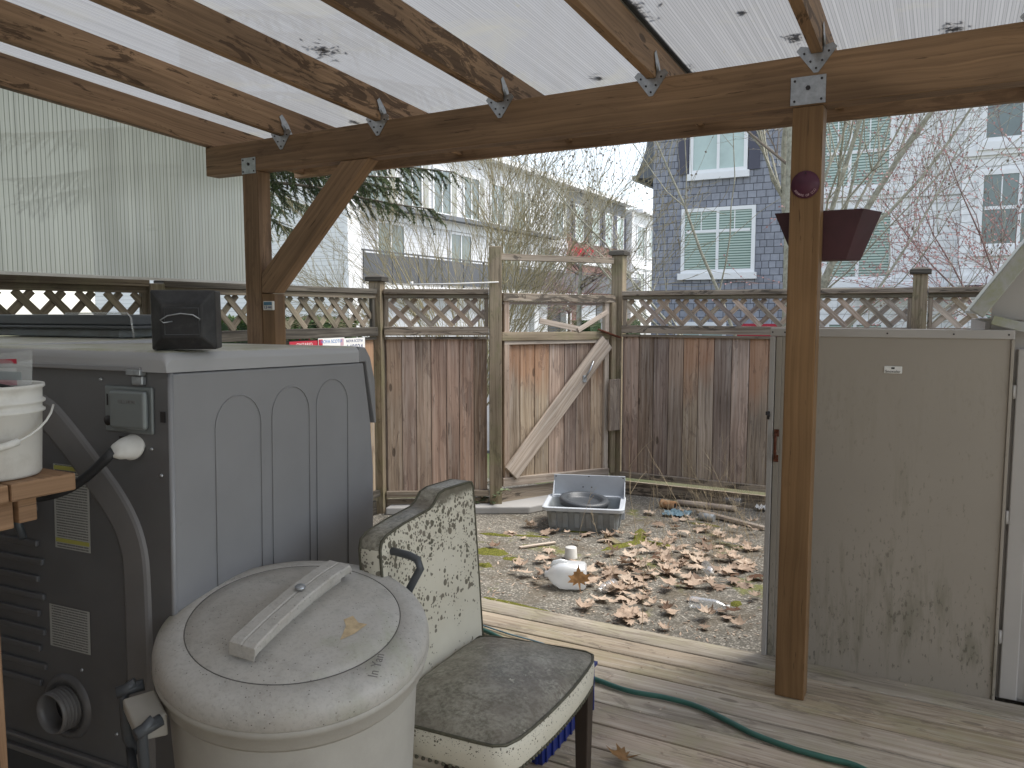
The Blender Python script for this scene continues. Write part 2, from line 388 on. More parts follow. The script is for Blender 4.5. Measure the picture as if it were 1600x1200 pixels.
def mk_drytop():
    t=NT('dusty dryer top',.36,.45); g=t.geo(); nz=t.math('ABSOLUTE',t.xyz(t.n('NewGeometry').outputs['Normal'])[2])
    n=t.noise(g,7.,6,.7,.3); n2=t.noise(g,34.,5,.7)
    dust=t.mix(t.ramp(n,[(.45,0.),(.65,1.)]),(.50,.49,.44),(.33,.33,.20)); dust=t.mix(t.math('MULTIPLY',t.ramp(n2,[(.5,0.),(.7,1.)]),.45),dust,(.22,.21,.16))
    c=t.mix(t.ramp(t.math('ADD',nz,t.math('MULTIPLY',n2,.2)),[(.86,0.),(1.04,1.)]),(.36,.36,.365),dust)
    return t.col(c)
M['drytop']=mk_drytop()
M['plate']=plain('terminal cover',(.20,.22,.22),.35,.5,.3,.06)
def mk_label():
    t=NT('printed sticker',.6,.3); g=t.n('UVMap',uv_map='UVMap').outputs[0]; x,y,z=t.xyz(g)
    ln=t.math('FRACT',t.math('MULTIPLY',y,30.)); a=t.ramp(ln,[(0,0.),(.42,0.),(.48,1.),(1,1.)])
    n=t.noise(t.comb(t.math('MULTIPLY',x,34.),t.math('FLOOR',t.math('MULTIPLY',y,30.)),0.),1.,3,.8)
    k=t.math('MULTIPLY',a,t.ramp(n,[(.40,0.),(.46,1.)]))
    ed=t.ramp(x,[(0,0.),(.05,0.),(.06,1.),(.93,1.),(.95,0.)])
    return t.col(t.mix(t.math('MULTIPLY',t.math('MULTIPLY',k,ed),.75),(.40,.40,.37),(.07,.07,.07)))
M['label']=mk_label()

# trash can
def mk_can(name,lid):
    t=NT(name,.5,.4); g=t.obj(); gg=t.geo()
    n=t.noise(g,7.,6,.65); sp=t.n('TexVoronoi',{'Vector':g,'Scale':95.}).outputs['Distance']; n2=t.noise(g,22.,5,.7); n3=t.noise(g,3.5,4,.6,.4)
    c=t.mix(t.ramp(n,[(.3,0.),(.7,1.)]),(.475,.46,.43) if lid else (.41,.39,.345),(.39,.365,.325) if lid else (.34,.32,.28))
    if lid:
        c=t.mix(t.math('MULTIPLY',t.ramp(n2,[(.50,0.),(.72,1.)]),.38),c,(.22,.215,.195))
        c=t.mix(t.math('MULTIPLY',t.ramp(n3,[(.56,0.),(.68,1.)]),.55),c,(.30,.315,.22))
        c=t.mix(t.math('MULTIPLY',t.ramp(sp,[(0,1.),(.10,1.),(.16,0.)]),t.ramp(n2,[(.42,0.),(.54,.85)])),c,(.055,.05,.045))
        u=t.noise(g,120.,3,.7); c=t.mix(t.math('MULTIPLY',t.ramp(u,[(.5,0.),(.75,1.)]),.35),c,(.18,.17,.15))
    t.bump(t.noise(g,160.,3,.6),.12,.002)
    return t.col(c)
M['lid']=mk_can('weathered lid plastic',True); M['can']=mk_can('bin plastic',False)
M['lidstain']=plain('tan stain',(.47,.36,.22),.6,.3,0,.25,60.)

# chair vinyl
def mk_vinyl(name,top):
    t=NT(name,.42,.45); g=t.obj(); x,y,z=t.xyz(g)
    n=t.noise(g,5.,5,.6); n2=t.noise(g,14.,6,.7); fine=t.noise(g,90.,4,.7)
    cream=t.mix(t.ramp(n,[(.3,0.),(.7,1.)]),(.64,.605,.50),(.55,.515,.415))
    dark=t.mix(t.ramp(n2,[(.35,0.),(.65,1.)]),(.10,.095,.066),(.20,.175,.135))
    if top==1:
        m=t.ramp(t.math('ADD',t.math('MULTIPLY',n2,.6),t.math('MULTIPLY',fine,.4)),[(.30,0.),(.40,1.)])
        dk=t.mix(t.ramp(t.math('ADD',t.math('MULTIPLY',fine,.6),t.math('MULTIPLY',n2,.4)),[(.42,0.),(.60,1.)]),dark,(.30,.28,.225))
        dk=t.mix(t.math('MULTIPLY',t.ramp(n,[(.46,0.),(.62,1.)]),.6),dk,(.125,.10,.075))
        bare=t.noise(g,6.,5,.7,.5); 
        c=t.mix(t.math('MULTIPLY',t.ramp(bare,[(.53,0.),(.68,1.)]),t.ramp(fine,[(.4,0.),(.6,.8)])),dk,(.42,.40,.33)); c=t.mix(m,cream,c)
    else:
        def spots(sc,r,dens,lo,hi):
            vo=t.n('TexVoronoi',{'Vector':t.n('Mapping',{'Vector':g,'Location':(sc,0,0)}).outputs[0],'Scale':sc}); d=vo.outputs['Distance']; cc=t.n('SeparateColor',{0:vo.outputs['Color']}).outputs[0]
            size=t.math('MULTIPLY',cc,r)
            on=t.math('LESS_THAN',t.math('ADD',d,t.math('MULTIPLY',fine,.12)),t.math('ADD',size,.06))
            dm=t.math('GREATER_THAN',t.math('ADD',t.math('MULTIPLY',n,.55),t.n('SeparateColor',{0:vo.outputs['Color']}).outputs[1]),dens)
            return t.math('MULTIPLY',on,dm)
        if top==0: # backrest: dense near top
            hz=t.ramp(z,[(.50,1.),(.68,.86),(.80,.55),(.92,.12)])
            cl=t.math('MULTIPLY',t.math('SUBTRACT',.5,n),2.2); a=spots(58.,.66,t.math('ADD',t.math('ADD',hz,cl),.22),0,0); b=spots(120.,.6,t.math('ADD',t.math('ADD',hz,cl),.16),0,0)
            m=t.math('MAXIMUM',a,b)
            edge=t.ramp(t.math('ADD',z,t.math('MULTIPLY',n2,.06)),[(.955,0.),(.975,1.)])
            m=t.math('MAXIMUM',m,edge)
        else:
            hz=t.ramp(z,[(.41,1.2),(.455,.75),(.475,.25)])
            m=t.math('MAXIMUM',spots(120.,.42,hz,0,0),spots(260.,.42,hz,0,0))
        c=t.mix(m,cream,dark)
    t.bump(t.math('ADD',t.math('MULTIPLY',fine,.5),n2),.15,.003)
    return t.col(c)
M['vback']=mk_vinyl('spotted cream vinyl',0); M['vtop']=mk_vinyl('mildewed vinyl top',1); M['vside']=mk_vinyl('cream vinyl side',2)
M['piping']=plain('mildewed piping',(.085,.08,.055),.6,.3,0,.4,60.)

# ground
def mk_patio():
    t=NT('exposed aggregate',.85,.25); g=t.geo(); x,y,z=t.xyz(g)
    vo=t.n('TexVoronoi',{'Vector':g,'Scale':85.}); cc=t.n('SeparateColor',{0:vo.outputs['Color']}).outputs
    st=t.ramp(cc[0],[(0,(.10,.092,.078)),(.5,(.22,.20,.165)),(.85,(.34,.31,.26)),(1,(.52,.48,.41))])
    n=t.noise(g,1.3,5,.6); n2=t.noise(g,9.,6,.7)
    c=t.mix(t.ramp(vo.outputs['Distance'],[(.0,0.),(.45,.2),(.7,.9)]),st,(.12,.112,.092))
    c=t.mix(1.,c,t.ramp(n,[(.3,.75),(.7,1.25)]),'MULTIPLY')
    c=t.mix(t.math('MULTIPLY',t.ramp(n2,[(.5,0.),(.7,1.)]),.4),c,(.075,.072,.06))
    c=t.mix(t.math('MULTIPLY',t.ramp(t.noise(g,2.6,6,.7,.4),[(.50,0.),(.62,1.)]),.7),c,t.mix(t.noise(g,60.,3),(.055,.045,.032),(.17,.14,.10)))
    mo=t.noise(t.n('Mapping',{'Vector':g,'Location':(4.3,1.7,0)}).outputs[0],1.9,6,.65,.3)
    ms=t.math('MULTIPLY',t.ramp(mo,[(.56,0.),(.63,1.)]),t.ramp(n2,[(.40,0.),(.55,1.)]))
    c=t.mix(t.math('MULTIPLY',ms,.7),c,t.mix(t.noise(g,70.,3),(.10,.115,.02),(.24,.24,.05)))
    t.bump(t.math('ADD',t.math('MULTIPLY',t.math('SUBTRACT',1.,vo.outputs['Distance']),.6),n2),.6,.006)
    return t.col(c)
M['patio']=mk_patio()
def mk_moss():
    t=NT('moss',.95,.1); g=t.geo(); n=t.noise(g,110.,4,.7); n2=t.noise(g,14.,3)
    c=t.mix(t.ramp(n,[(.35,0.),(.65,1.)]),(.055,.065,.012),(.24,.24,.045)); c=t.mix(t.math('MULTIPLY',n2,.35),c,(.12,.10,.05))
    t.bump(n,.9,.01); return t.col(c)
M['moss']=mk_moss()
M['soil']=plain('yard soil and grass',(.13,.125,.075),.95,.1,0,.35,1.5,dirt=(.09,.13,.04),dirt_amt=.7,ds=.8)
M['asphalt']=plain('lane asphalt',(.17,.17,.17),.9,.2,0,.12,1.)
M['walk']=plain('concrete path',(.40,.39,.37),.85,.2,0,.1,3.)
def mk_leafmat(name,a,b,c3):
    t=NT(name,.65,.25); r=t.rnd(); g=t.geo(); n=t.noise(g,45.,4,.6)
    c=t.ramp(r[0],[(0,a),(.45,b),(.85,c3),(1,(.11,.055,.03))]); c=t.mix(1.,c,t.ramp(n,[(.3,.72),(.7,1.15)]),'MULTIPLY')
    tr=t.n('BsdfTranslucent',{'Color':c}).outputs[0]; mx=t.n('MixShader',{0:.12,1:t.b.outputs[0],2:tr}).outputs[0]
    t.t.links.new(mx,t.t.nodes['Material Output'].inputs[0]); t.bump(n,.4,.003); return t.col(c)
M['leaf']=mk_leafmat('dry maple leaf',(.60,.48,.37),(.49,.37,.275),(.33,.24,.175))
M['leafdark']=mk_leafmat('brown maple leaf',(.30,.16,.07),(.28,.15,.06),(.24,.13,.05))
def mk_foliage(name,a,b,tr=.2):
    t=NT(name,.6,.25); r=t.rnd(); c=t.mix(r[0],a,b)
    x=t.n('BsdfTranslucent',{'Color':c}).outputs[0]; mx=t.n('MixShader',{0:tr,1:t.b.outputs[0],2:x}).outputs[0]
    t.t.links.new(mx,t.t.nodes['Material Output'].inputs[0]); return t.col(c)
M['needle']=mk_foliage('spruce needles',(.045,.07,.038),(.14,.18,.08),.1)
M['hedge']=mk_foliage('hedge leaves',(.03,.055,.018),(.09,.14,.04))
M['weedleaf']=mk_foliage('weed leaves',(.09,.12,.06),(.22,.26,.15))
M['twigy']=plain('yellow green bark',(.31,.27,.165),.8,.2,0,.3,8.)
M['twigd']=plain('grey brown bark',(.17,.14,.11),.8,.2,0,.3,8.)
M['bark']=plain('pale mossy bark',(.37,.355,.28),.85,.2,0,.3,25.,dirt=(.15,.14,.11),dirt_amt=.6,ds=18.)
M['twigr']=plain('red brown twigs',(.26,.18,.165),.8,.2,0,.3,8.)
M['bud']=plain('red buds',(.36,.20,.19),.7,.2,0,.3,8.)
M['straw']=plain('dry stalk',(.42,.34,.22),.8,.2,0,.3,8.)
# buildings
def mk_siding(name,c,pitch,c2=None):
    t=NT(name,.55,.3); g=t.geo(); x,y,z=t.xyz(g)
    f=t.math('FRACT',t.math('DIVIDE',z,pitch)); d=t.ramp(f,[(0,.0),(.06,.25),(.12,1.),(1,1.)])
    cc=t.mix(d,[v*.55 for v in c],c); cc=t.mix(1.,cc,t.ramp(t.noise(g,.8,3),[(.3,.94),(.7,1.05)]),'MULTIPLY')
    t.bump(f,.8,.02); return t.col(cc)
M['sidingw']=mk_siding('white lap siding',(.80,.80,.80),.15)
M['sidingg']=mk_siding('grey lap siding',(.20,.205,.215),.14)
def mk_shingle(name,c,bw,bh,mt=.30,vr=.15):
    t=NT(name,.75,.25); g=t.geo(); x,y,z=t.xyz(g)
    v=t.comb(t.math('ADD',x,y),z,0.)
    br=t.n('TexBrick',{'Vector':v,'Scale':1.,'Mortar Size':.008,'Brick Width':bw,'Row Height':bh,'Color1':(*[q*(1-vr) for q in c],1),'Color2':(*[q*(1+vr) for q in c],1),'Mortar':(*[q*mt for q in c],1),'Bias':0.},offset=.37,squash=.75,squash_frequency=3)
    n=t.noise(g,9.,4,.6); cc=t.mix(1.,br.outputs[0],t.ramp(n,[(.3,.88),(.7,1.12)]),'MULTIPLY')
    t.bump(t.math('SUBTRACT',1.,br.outputs[1]),.6,.02); return t.col(cc)
M['shingle']=mk_shingle('slate blue shingles',(.27,.28,.315),.22,.17)
M['brick']=mk_shingle('house brick',(.30,.17,.14),.22,.075)
M['whitebrick']=mk_shingle('white wide shingles',(.82,.82,.81),.9,.16,.62,.02)
def mk_blind(name,a,b,pitch):
    t=NT(name,.18,.6); g=t.geo(); x,y,z=t.xyz(g); f=t.math('FRACT',t.math('DIVIDE',z,pitch))
    c=t.mix(t.ramp(f,[(0,0.),(.4,0.),(.5,1.),(1.,1.)]),a,b); return t.col(c)
M['blindpane']=mk_blind('window with blinds',(.10,.16,.13),(.42,.52,.46),.062)
M['pane']=plain('window glass',(.11,.14,.13),.08,.8,0,.5,1.2)
M['paneg']=plain('curtained window glass',(.42,.52,.48),.12,.7,0,.12,2.)
M['shutter']=plain('dark shutter paint',(.085,.085,.11),.6,.3)
M['darkrail']=plain('dark balcony rail',(.085,.088,.095),.5,.4)
M['greyband']=plain('grey roofing',(.17,.18,.19),.8,.2)
M['garage']=plain('garage door white',(.62,.63,.64),.5,.3,0,.04)
M['openshade']=mk_siding('garage opening shade',(.075,.08,.085),.16)
M['redpaint']=plain('red painted wood',(.35,.02,.04),.5,.4)

# ================================================================== GROUND
b=MB(); b.grid(lambda u,v:(-90+u*150,-20+v*170,-.20+0*u),6,6); structure(b.build('ground',M['soil']))
b=MB(); b.box(-16.4,30,8.2,14.6,-.26,-.165); structure(b.build('lane',M['asphalt']))
b=MB(); b.box(-15.8,-8.6,14.7,70,-.26,-.168); structure(b.build('road',M['asphalt']))
b=MB(); b.box(-3.97,3.,3.53,6.66,-.35,-.13); structure(b.build('patio',M['patio']))
# deck: boards run along X
b=MB(); y=3.505; i=0
while y>-1.1:
    bw=.142; x=-3.62-random.random()*.01
    random.uniform(0,1); cuts=[-3.62,2.2]
    for a,c in zip(cuts[:-1],cuts[1:]):
        b.box(a+.001,c-.001,y-bw,y,-.034+random.uniform(-.0015,.001),random.uniform(-.0012,.0012),axis='x')
    y-=bw+.009; i+=1
deck=b.build('deck',M['deck'],bevel=.006,seg=2); structure(deck)
b=MB(); b.box(-3.62,2.2,3.44,3.48,-.30,-.037,axis='x'); b.box(-3.62,2.2,-1.0,3.40,-.33,-.30)
structure(b.build('deck_framing',M['darklat']))

# house wall behind the viewer carries the roof
hw=thing('house_wall','pale lap sided house wall carrying the roof rafters behind the deck','wall',(0,-1.2,0))
b=MB(); b.box(-4.2,3.2,-1.35,-1.2,-.2,3.3); b.build('wall',M['sidingw'],hw)
b=MB(); b.box(-4.1,3.,-1.2,-1.16,2.50,2.64,axis='x'); b.build('ledger_board',M['beam'],hw)

# ================================================================== PATIO COVER
YB=3.136; BT=2.41
SL=-.055
pc=thing('patio_beam','long brown timber beam spanning both deck posts under the rafters','beam',(-1.7,YB+.045,2.24))
b=MB()
xs=[-3.63,2.0]; zb=[2.245,2.25]; ztp=[2.40,2.452]
V0=[(-3.63,YB,2.245),(2.,YB,2.25),(2.,YB,2.452),(-3.63,YB,2.400)]
vs=[b.bm.verts.new(p) for p in V0]; ws=[b.bm.verts.new((p[0],p[1]+.09,p[2])) for p in V0]
def uvb(f): return [(p[0],p[2]+p[1]) for p in f]
for q in ([0,1,2,3],):
    b.face([vs[i] for i in q],[(V0[i][0]+4,V0[i][2]) for i in q],.31); b.face([ws[i] for i in reversed(q)],[(V0[i][0]+4,V0[i][2]) for i in reversed(q)],.31)
for i in range(4):
    j=(i+1)%4; b.face([vs[j],vs[i],ws[i],ws[j]],[(V0[j][0]+4,3),(V0[i][0]+4,3),(V0[i][0]+4,3.09),(V0[j][0]+4,3.09)],.31)
b.build('beam',M['beam'],pc,bevel=.004)
fs=thing('fascia_board','brown fascia board across the outer rafter ends','board',(-1.0,3.87,2.34))
b=MB(); b.box(-3.68,2.,3.87,3.908,2.345,2.495,axis='x'); b.build('board',M['beam'],fs,bevel=.003)
RX=[-3.633,-3.084,-2.459,-1.786,-1.095,-.474,.215,.9]
RL=['leftmost rafter, directly above the fluted side screen','second rafter from the left, knotty brown timber','third rafter from the left, with dark water stains','fourth rafter from the left, meeting the beam near its middle','fifth rafter from the left, running to the top centre edge','sixth rafter, just above the right deck post','rafter at the far right corner of the cover','outermost rafter beyond the right edge of the cover']
def beamtop(x): return 2.40+(x+3.63)/5.63*.052
for i,x in enumerate(RX):
    zb_=beamtop(x)+.002; yA,yB=-1.16,3.868
    r=thing('rafter',RL[i],'rafter',(x+.02,YB,zb_),0,'rafters of the patio cover')
    za=zb_+SL*(yA-YB); ze=zb_+SL*(yB-YB)
    b=MB(); b.beam((x+.02,yA,za+.07),(x+.02,yB,ze+.07),.04,.14,rnd=(i*.17+(.05 if i else .83))%1); b.build('board',M['rafter'],r,bevel=.002)
    # galvanised corner tie: kite shaped plate on the beam face with a wing folded up the rafter side
    t=thing('metal_bracket',['','second','third','fourth','fifth','sixth','seventh','eighth'][i]+' rafter from the left tied to the beam by this galvanised bracket' if i else 'galvanised bracket at the leftmost rafter','bracket',(x+.02,YB-.002,zb_),0,'galvanised rafter brackets')
    if i==0: bpy.data.objects.remove(t); continue
    cx=x+.02; yy=YB-.0035
    b=MB(); b.prism([(cx-.07,yy,zb_+.012),(cx-.055,yy,zb_+.028),(cx-.021,yy,zb_+.02),(cx-.021,yy,zb_-.002),(cx+.021,yy,zb_-.002),(cx+.021,yy,zb_+.02),(cx+.055,yy,zb_+.028),(cx+.07,yy,zb_+.012),(cx+.008,yy,zb_-.07),(cx-.008,yy,zb_-.07)],(0,.0025,0))
    b.build('face_plate',M['galv'],t)
    for sgn in (-1,1):
        b=MB(); xx=cx+sgn*.0225
        b.prism([(xx,yy,zb_+.0),(xx,yy,zb_+.022),(xx,yy-.03,zb_+.085),(xx,yy-.012,zb_+.10),(xx,yy+.03,zb_+.06),(xx,yy+.06,zb_+.012)],(sgn*.002,0,0))
        for k in (0,1): b.tube([(xx+sgn*.003,yy-.018+k*.016,zb_+.05),(xx+sgn*.003,yy+.002+k*.016,zb_+.022)],.0035,6)
        b.build('side_wing',M['galv'],t)
    for dx,dz in ((-.042,0),(.042,0),(-.02,-.03),(.02,-.03),(0,-.055)):
        b=MB(); b.tube([(cx+dx,yy-.003,zb_+dz),(cx+dx,yy,zb_+dz)],.004,8); b.build('nail_head',M['nail'],t)
# small blocks where rafters rest on the beam behind (dark gaps under the beam)
rs=thing('roof_sheet','translucent white twinwall plastic roofing over the rafters','roof',(0,YB,2.56))
jn=[-3.70,-1.775,-.46,.9]
def rz(y,x): return 2.40+.142+.012+(x+3.63)/5.63*.052+SL*(y-YB)
for a,c in ((-3.72,-1.07),(-1.06,1.6)):
    b=MB(); b.grid(lambda u,v:(a+(c-a)*u,-1.15+v*5.13,rz(-1.15+v*5.13,a+(c-a)*u)),1,1,smooth=False); b.build('roof_panel',M['roof'],rs,solid=.0)
b=MB()
for x in (-1.065,): b.grid(lambda u,v:(x-.03+.06*u,-1.15+v*5.13,rz(-1.15+v*5.13,x)+.006),1,1,smooth=False)
b.build('joining_strip',M['whiteplastic'],rs,solid=.004)
# leaf debris lying on the roof sheet
b=MB(); random.seed(3)
for (px,py,sc) in ((507,77,.085),(868,222,.03),(1000,22,.07),(1062,106,.07),(1245,57,.05),(1490,44,.06),(935,120,.03),(1160,18,.015),(990,10,.05),(555,190,.03)):
    for k in range(int(60*sc/.07)+6):
        z0=2.56; q=None
        for it in range(4):
            q=PZ(px,py,z0); z0=rz(q.y,q.x)+.006
        an=random.random()*6.28; rr=abs(random.gauss(0,.45))*sc; c=Vector((q.x+math.cos(an)*rr*1.2,q.y+math.sin(an)*rr*1.6,0)); c.z=rz(c.y,c.x)+.005+random.random()*.006
        a2=random.random()*6.28; l=random.uniform(.008,.024); d=Vector((math.cos(a2),math.sin(a2),0))*l; e=Vector((-math.sin(a2),math.cos(a2),0))*l*.28
        b.face([b.bm.verts.new(c-d),b.bm.verts.new(c+e),b.bm.verts.new(c+d),b.bm.verts.new(c-e)],None,random.random())
tag(b.build('leaf_debris',M['leafdark'],origin=(-1,1.5,2.6)),'dark clumps of leaf debris lying on the roofing','debris',kind='stuff')
# side screen
ss=thing('side_screen','translucent fluted plastic screen hanging under the leftmost rafter','screen',(-3.66,1.2,1.68))
b=MB(); b.grid(lambda u,v:(-3.668,-1.0+u*4.45,1.677+v*(1.03-.245*u)),1,1,smooth=False); b.build('fluted_sheet',M['side'],ss)
b=MB(); b.box(-3.672,-3.664,-1.,3.45,1.664,1.678,axis='y'); b.build('bottom_trim',M['whiteplastic'],ss)
# posts
pl=thing('deck_post','left brown deck post with a diagonal brace up to the beam','post',(-3.29,YB+.045,0))
b=MB(); b.box(-3.353,-3.240,YB+.001,YB+.089,0,2.244,axis='z'); b.build('post',M['beam'],pl,bevel=.003)
b=MB(); b.box(-3.238,-3.150,YB+.006,YB+.085,.02,1.595,axis='z'); b.build('side_timber',M['post'],pl,bevel=.003)
b=MB()
P4=[(-3.236,1.60),(-3.15,1.60),(-2.50,2.243),(-2.675,2.243),(-3.236,1.70)]
b.prism([(x,YB+.004,z) for x,z in P4],(0,.08,0))
for f in b.bm.faces:
    for l in f.loops:
        p=l.vert.co; l[b.uv].uv=((p.x+p.z)*.707+4,(p.z-p.x)*.707+p.y)
b.build('diagonal_brace',M['beam'],pl,bevel=.003)
def postplate(parent,x0,x1,z0,z1,nm='post_cap_plate'):
    b=MB(); b.box(x0,x1,YB-.004,YB-.001,z0,z1); b.build(nm,M['galv'],parent,bevel=.001)
    b=MB(); cx=(x0+x1)/2; cz=(z0+z1)/2; w_=(x1-x0)*.38; h_=(z1-z0)*.36
    for dx,dz in ((-1,-1),(1,-1),(-1,1),(1,1)):
        b=MB(); b.tube([(cx+dx*w_,YB-.007,cz+dz*h_),(cx+dx*w_,YB-.003,cz+dz*h_)],.0045,8); b.build('bolt_head',M['nail'],parent)
    b=MB(); b.tube([(cx,YB-.008,cz+.008),(cx,YB-.003,cz+.008)],.009,6); b.build('bolt_head',M['nail'],parent)
postplate(pl,-3.352,-3.25,2.232,2.316)
pr_=thing('deck_post','right brown deck post standing in front of the open shed door','post',(-.475,YB+.045,0))
b=MB(); b.box(-.532,-.424,YB+.001,YB+.089,0,2.246,axis='z'); b.build('post',M['post'],pr_,bevel=.003)
postplate(pr_,-.54,-.418,2.252,2.352)
# sign on right post: round, maroon, curved words
sg=thing('round_sign','round maroon dog warning sign nailed to the right deck post','sign',(-.478,YB-.004,1.965))
b=MB(); b.lathe([(0,0),(.05,0),(.05,.003),(0,.003)],frame((-.478,YB-.0005,1.965),(1,0,0),(0,0,1),(0,-1,0)),36); b.build('disc',plain('sign face',(.085,.022,.042),.5,.4,0,.2,20.),sg)
txt='BEWARE OF DOG'; arc=.040
for k,ch in enumerate(txt):
    if ch==' ': continue
    a=R(-90)+R(58)*(k-(len(txt)-1)/2)/((len(txt)-1)/2)
    p=Vector((-.478+arc*math.cos(a),YB-.0045,1.965+arc*math.sin(a)))
    tn=Vector((-math.sin(a),0,math.cos(a))); rd=Vector((-math.cos(a),0,-math.sin(a)))
    textobj(ch,'letter',M['pinkish'],.0115,frame(p,tn,rd,(0,-1,0)),sg,.0004)
b=MB(); b.tube([(-.478,YB-.006,2.006),(-.478,YB-.003,2.006)],.003,8); b.build('nail',M['nail'],sg)
# tag on left post
tg=thing('thermometer_tag','small blue and white plastic tag clipped on the left deck post','tag',(-3.18,YB,1.52))
b=MB(); b.box(-3.215,-3.146,YB-.012,YB+.005,1.508,1.556); b.build('tag_body',M['whiteplastic'],tg,bevel=.004)
b=MB(); b.box(-3.207,-3.15,YB-.0145,YB-.0122,1.535,1.552); b.build('blue_band',M['teal'],tg)
textobj('13','digits',M['navy'],.022,frame((-3.196,YB-.0128,1.523),(1,0,0),(0,0,1),(0,-1,0)),tg)
textobj('FREE','wording',M['navy'],.013,frame((-3.165,YB-.0128,1.523),(1,0,0),(0,0,1),(0,-1,0)),tg)
# planter on the back of the right post
pt=thing('planter_box','dark maroon wooden planter with tapered sides behind the right deck post','planter',(-.44,3.3,1.70))
b=MB()
T=[(-.602,3.228,1.878),(-.285,3.228,1.878),(-.232,3.37,1.878),(-.605,3.37,1.878)]
B_=[(-.525,3.238,1.694),(-.341,3.238,1.694),(-.300,3.34,1.694),(-.525,3.34,1.694)]
tv=[b.bm.verts.new(p) for p in T]; bv=[b.bm.verts.new(p) for p in B_]
tvi=[b.bm.verts.new(Vector(p)*.0+Vector(p)+ (Vector((-.433,3.3,p[2]))-Vector(p))*.07) for p in T]
bvi=[b.bm.verts.new(Vector(p)+(Vector((-.433,3.28,p[2]))-Vector(p))*.15+Vector((0,0,.012))) for p in B_]
for i in range(4):
    j=(i+1)%4; b.face([bv[i],bv[j],tv[j],tv[i]],[(0,0),(.3,0),(.3,.2),(0,.2)],i*.2); b.face([tv[i],tv[j],tvi[j],tvi[i]],None,.3); b.face([tvi[i],tvi[j],bvi[j],bvi[i]],None,.3)
b.face(bv,None,.2); b.face(bvi,None,.2)
b.build('box',M['maroon'],pt,bevel=.002)
b=MB(); b.grid(lambda u,v:(-.58+u*.29,3.25+v*.1,1.845),2,2); b.build('soil',M['soil'],pt)
b=MB(); b.box(-.52,-.43,3.2255,3.2285,1.76,1.86); b.build('mounting_block',M['maroon'],pt)

# ================================================================== FENCES
ZG=-.13
def fpost(x,y,top,label,w_=.10,rot=0,cap=True,mat='fpost',capdark=True):
    t=thing('fence_post',label,'fence post',(x,y,ZG),rot,'fence posts')
    b=MB(); b.box(-w_/2,w_/2,-w_/2,w_/2,-.15,top-ZG-(.05 if cap else 0),axis='z'); b.build('post',M[mat],t,local=True,bevel=.004)
    if cap:
        z=top-ZG; e=w_/2+.022
        b=MB(); b.box(-e,e,-e,e,z-.05,z-.018); 
        vs=[b.bm.verts.new(p) for p in ((-e,-e,z-.017),(e,-e,z-.017),(e,e,z-.017),(-e,e,z-.017))]; k=e*.5
        ws=[b.bm.verts.new(p) for p in ((-k,-k,z),(k,-k,z),(k,k,z),(-k,k,z))]
        for i in range(4): b.face([vs[i],vs[(i+1)%4],ws[(i+1)%4],ws[i]],[(0,0),(.1,0),(.1,.03),(0,.03)],.4)
        b.face(ws,None,.4); b.build('post_cap',M['darkcap' if capdark else 'fpost'],t,local=True,bevel=.003)
    return t
class Fr:
    def __init__(s,A,B,side=1):
        s.A=Vector((*A,0)); s.d=(Vector((*B,0))-s.A); s.L=s.d.length; s.d.normalize(); s.n=Vector((s.d.y,-s.d.x,0))*side
    def p(s,u,n,z): return s.A+s.d*u+s.n*n+Vector((0,0,z))
def clipseg(x0,z0,dx,dz,xa,xb,za,zb_):
    t0,t1=-1e9,1e9
    for p,d,lo,hi in ((x0,dx,xa,xb),(z0,dz,za,zb_)):
        a=(lo-p)/d; c=(hi-p)/d
        if a>c: a,c=c,a
        t0=max(t0,a); t1=min(t1,c)
    return (t0,t1) if t1-t0>.03 else None
def lattice(fr,u0,u1,z0,z1,parent,mat,pitch=.162,sw=.04,n0=0.):
    b=MB(); random.seed(int(u1*100)+3)
    for lay,(sgn,nn) in enumerate(((1,n0-.005),(-1,n0+.005))):
        k=-3
        while True:
            x0=u0+k*pitch+(.03 if lay else 0)
            if x0>u1+1.2: break
            c=clipseg(x0,z0,sgn*1.,1.0 if sgn>0 else 1.0,u0,u1,z0,z1)
            if c:
                t0,t1=c
                a=fr.p(x0+sgn*t0,nn,z0+t0); e=fr.p(x0+sgn*t1,nn,z0+t1)
                b.beam(a,e,sw,.008,up=fr.n)
            k+=1
    return b.build('lattice',mat,parent)
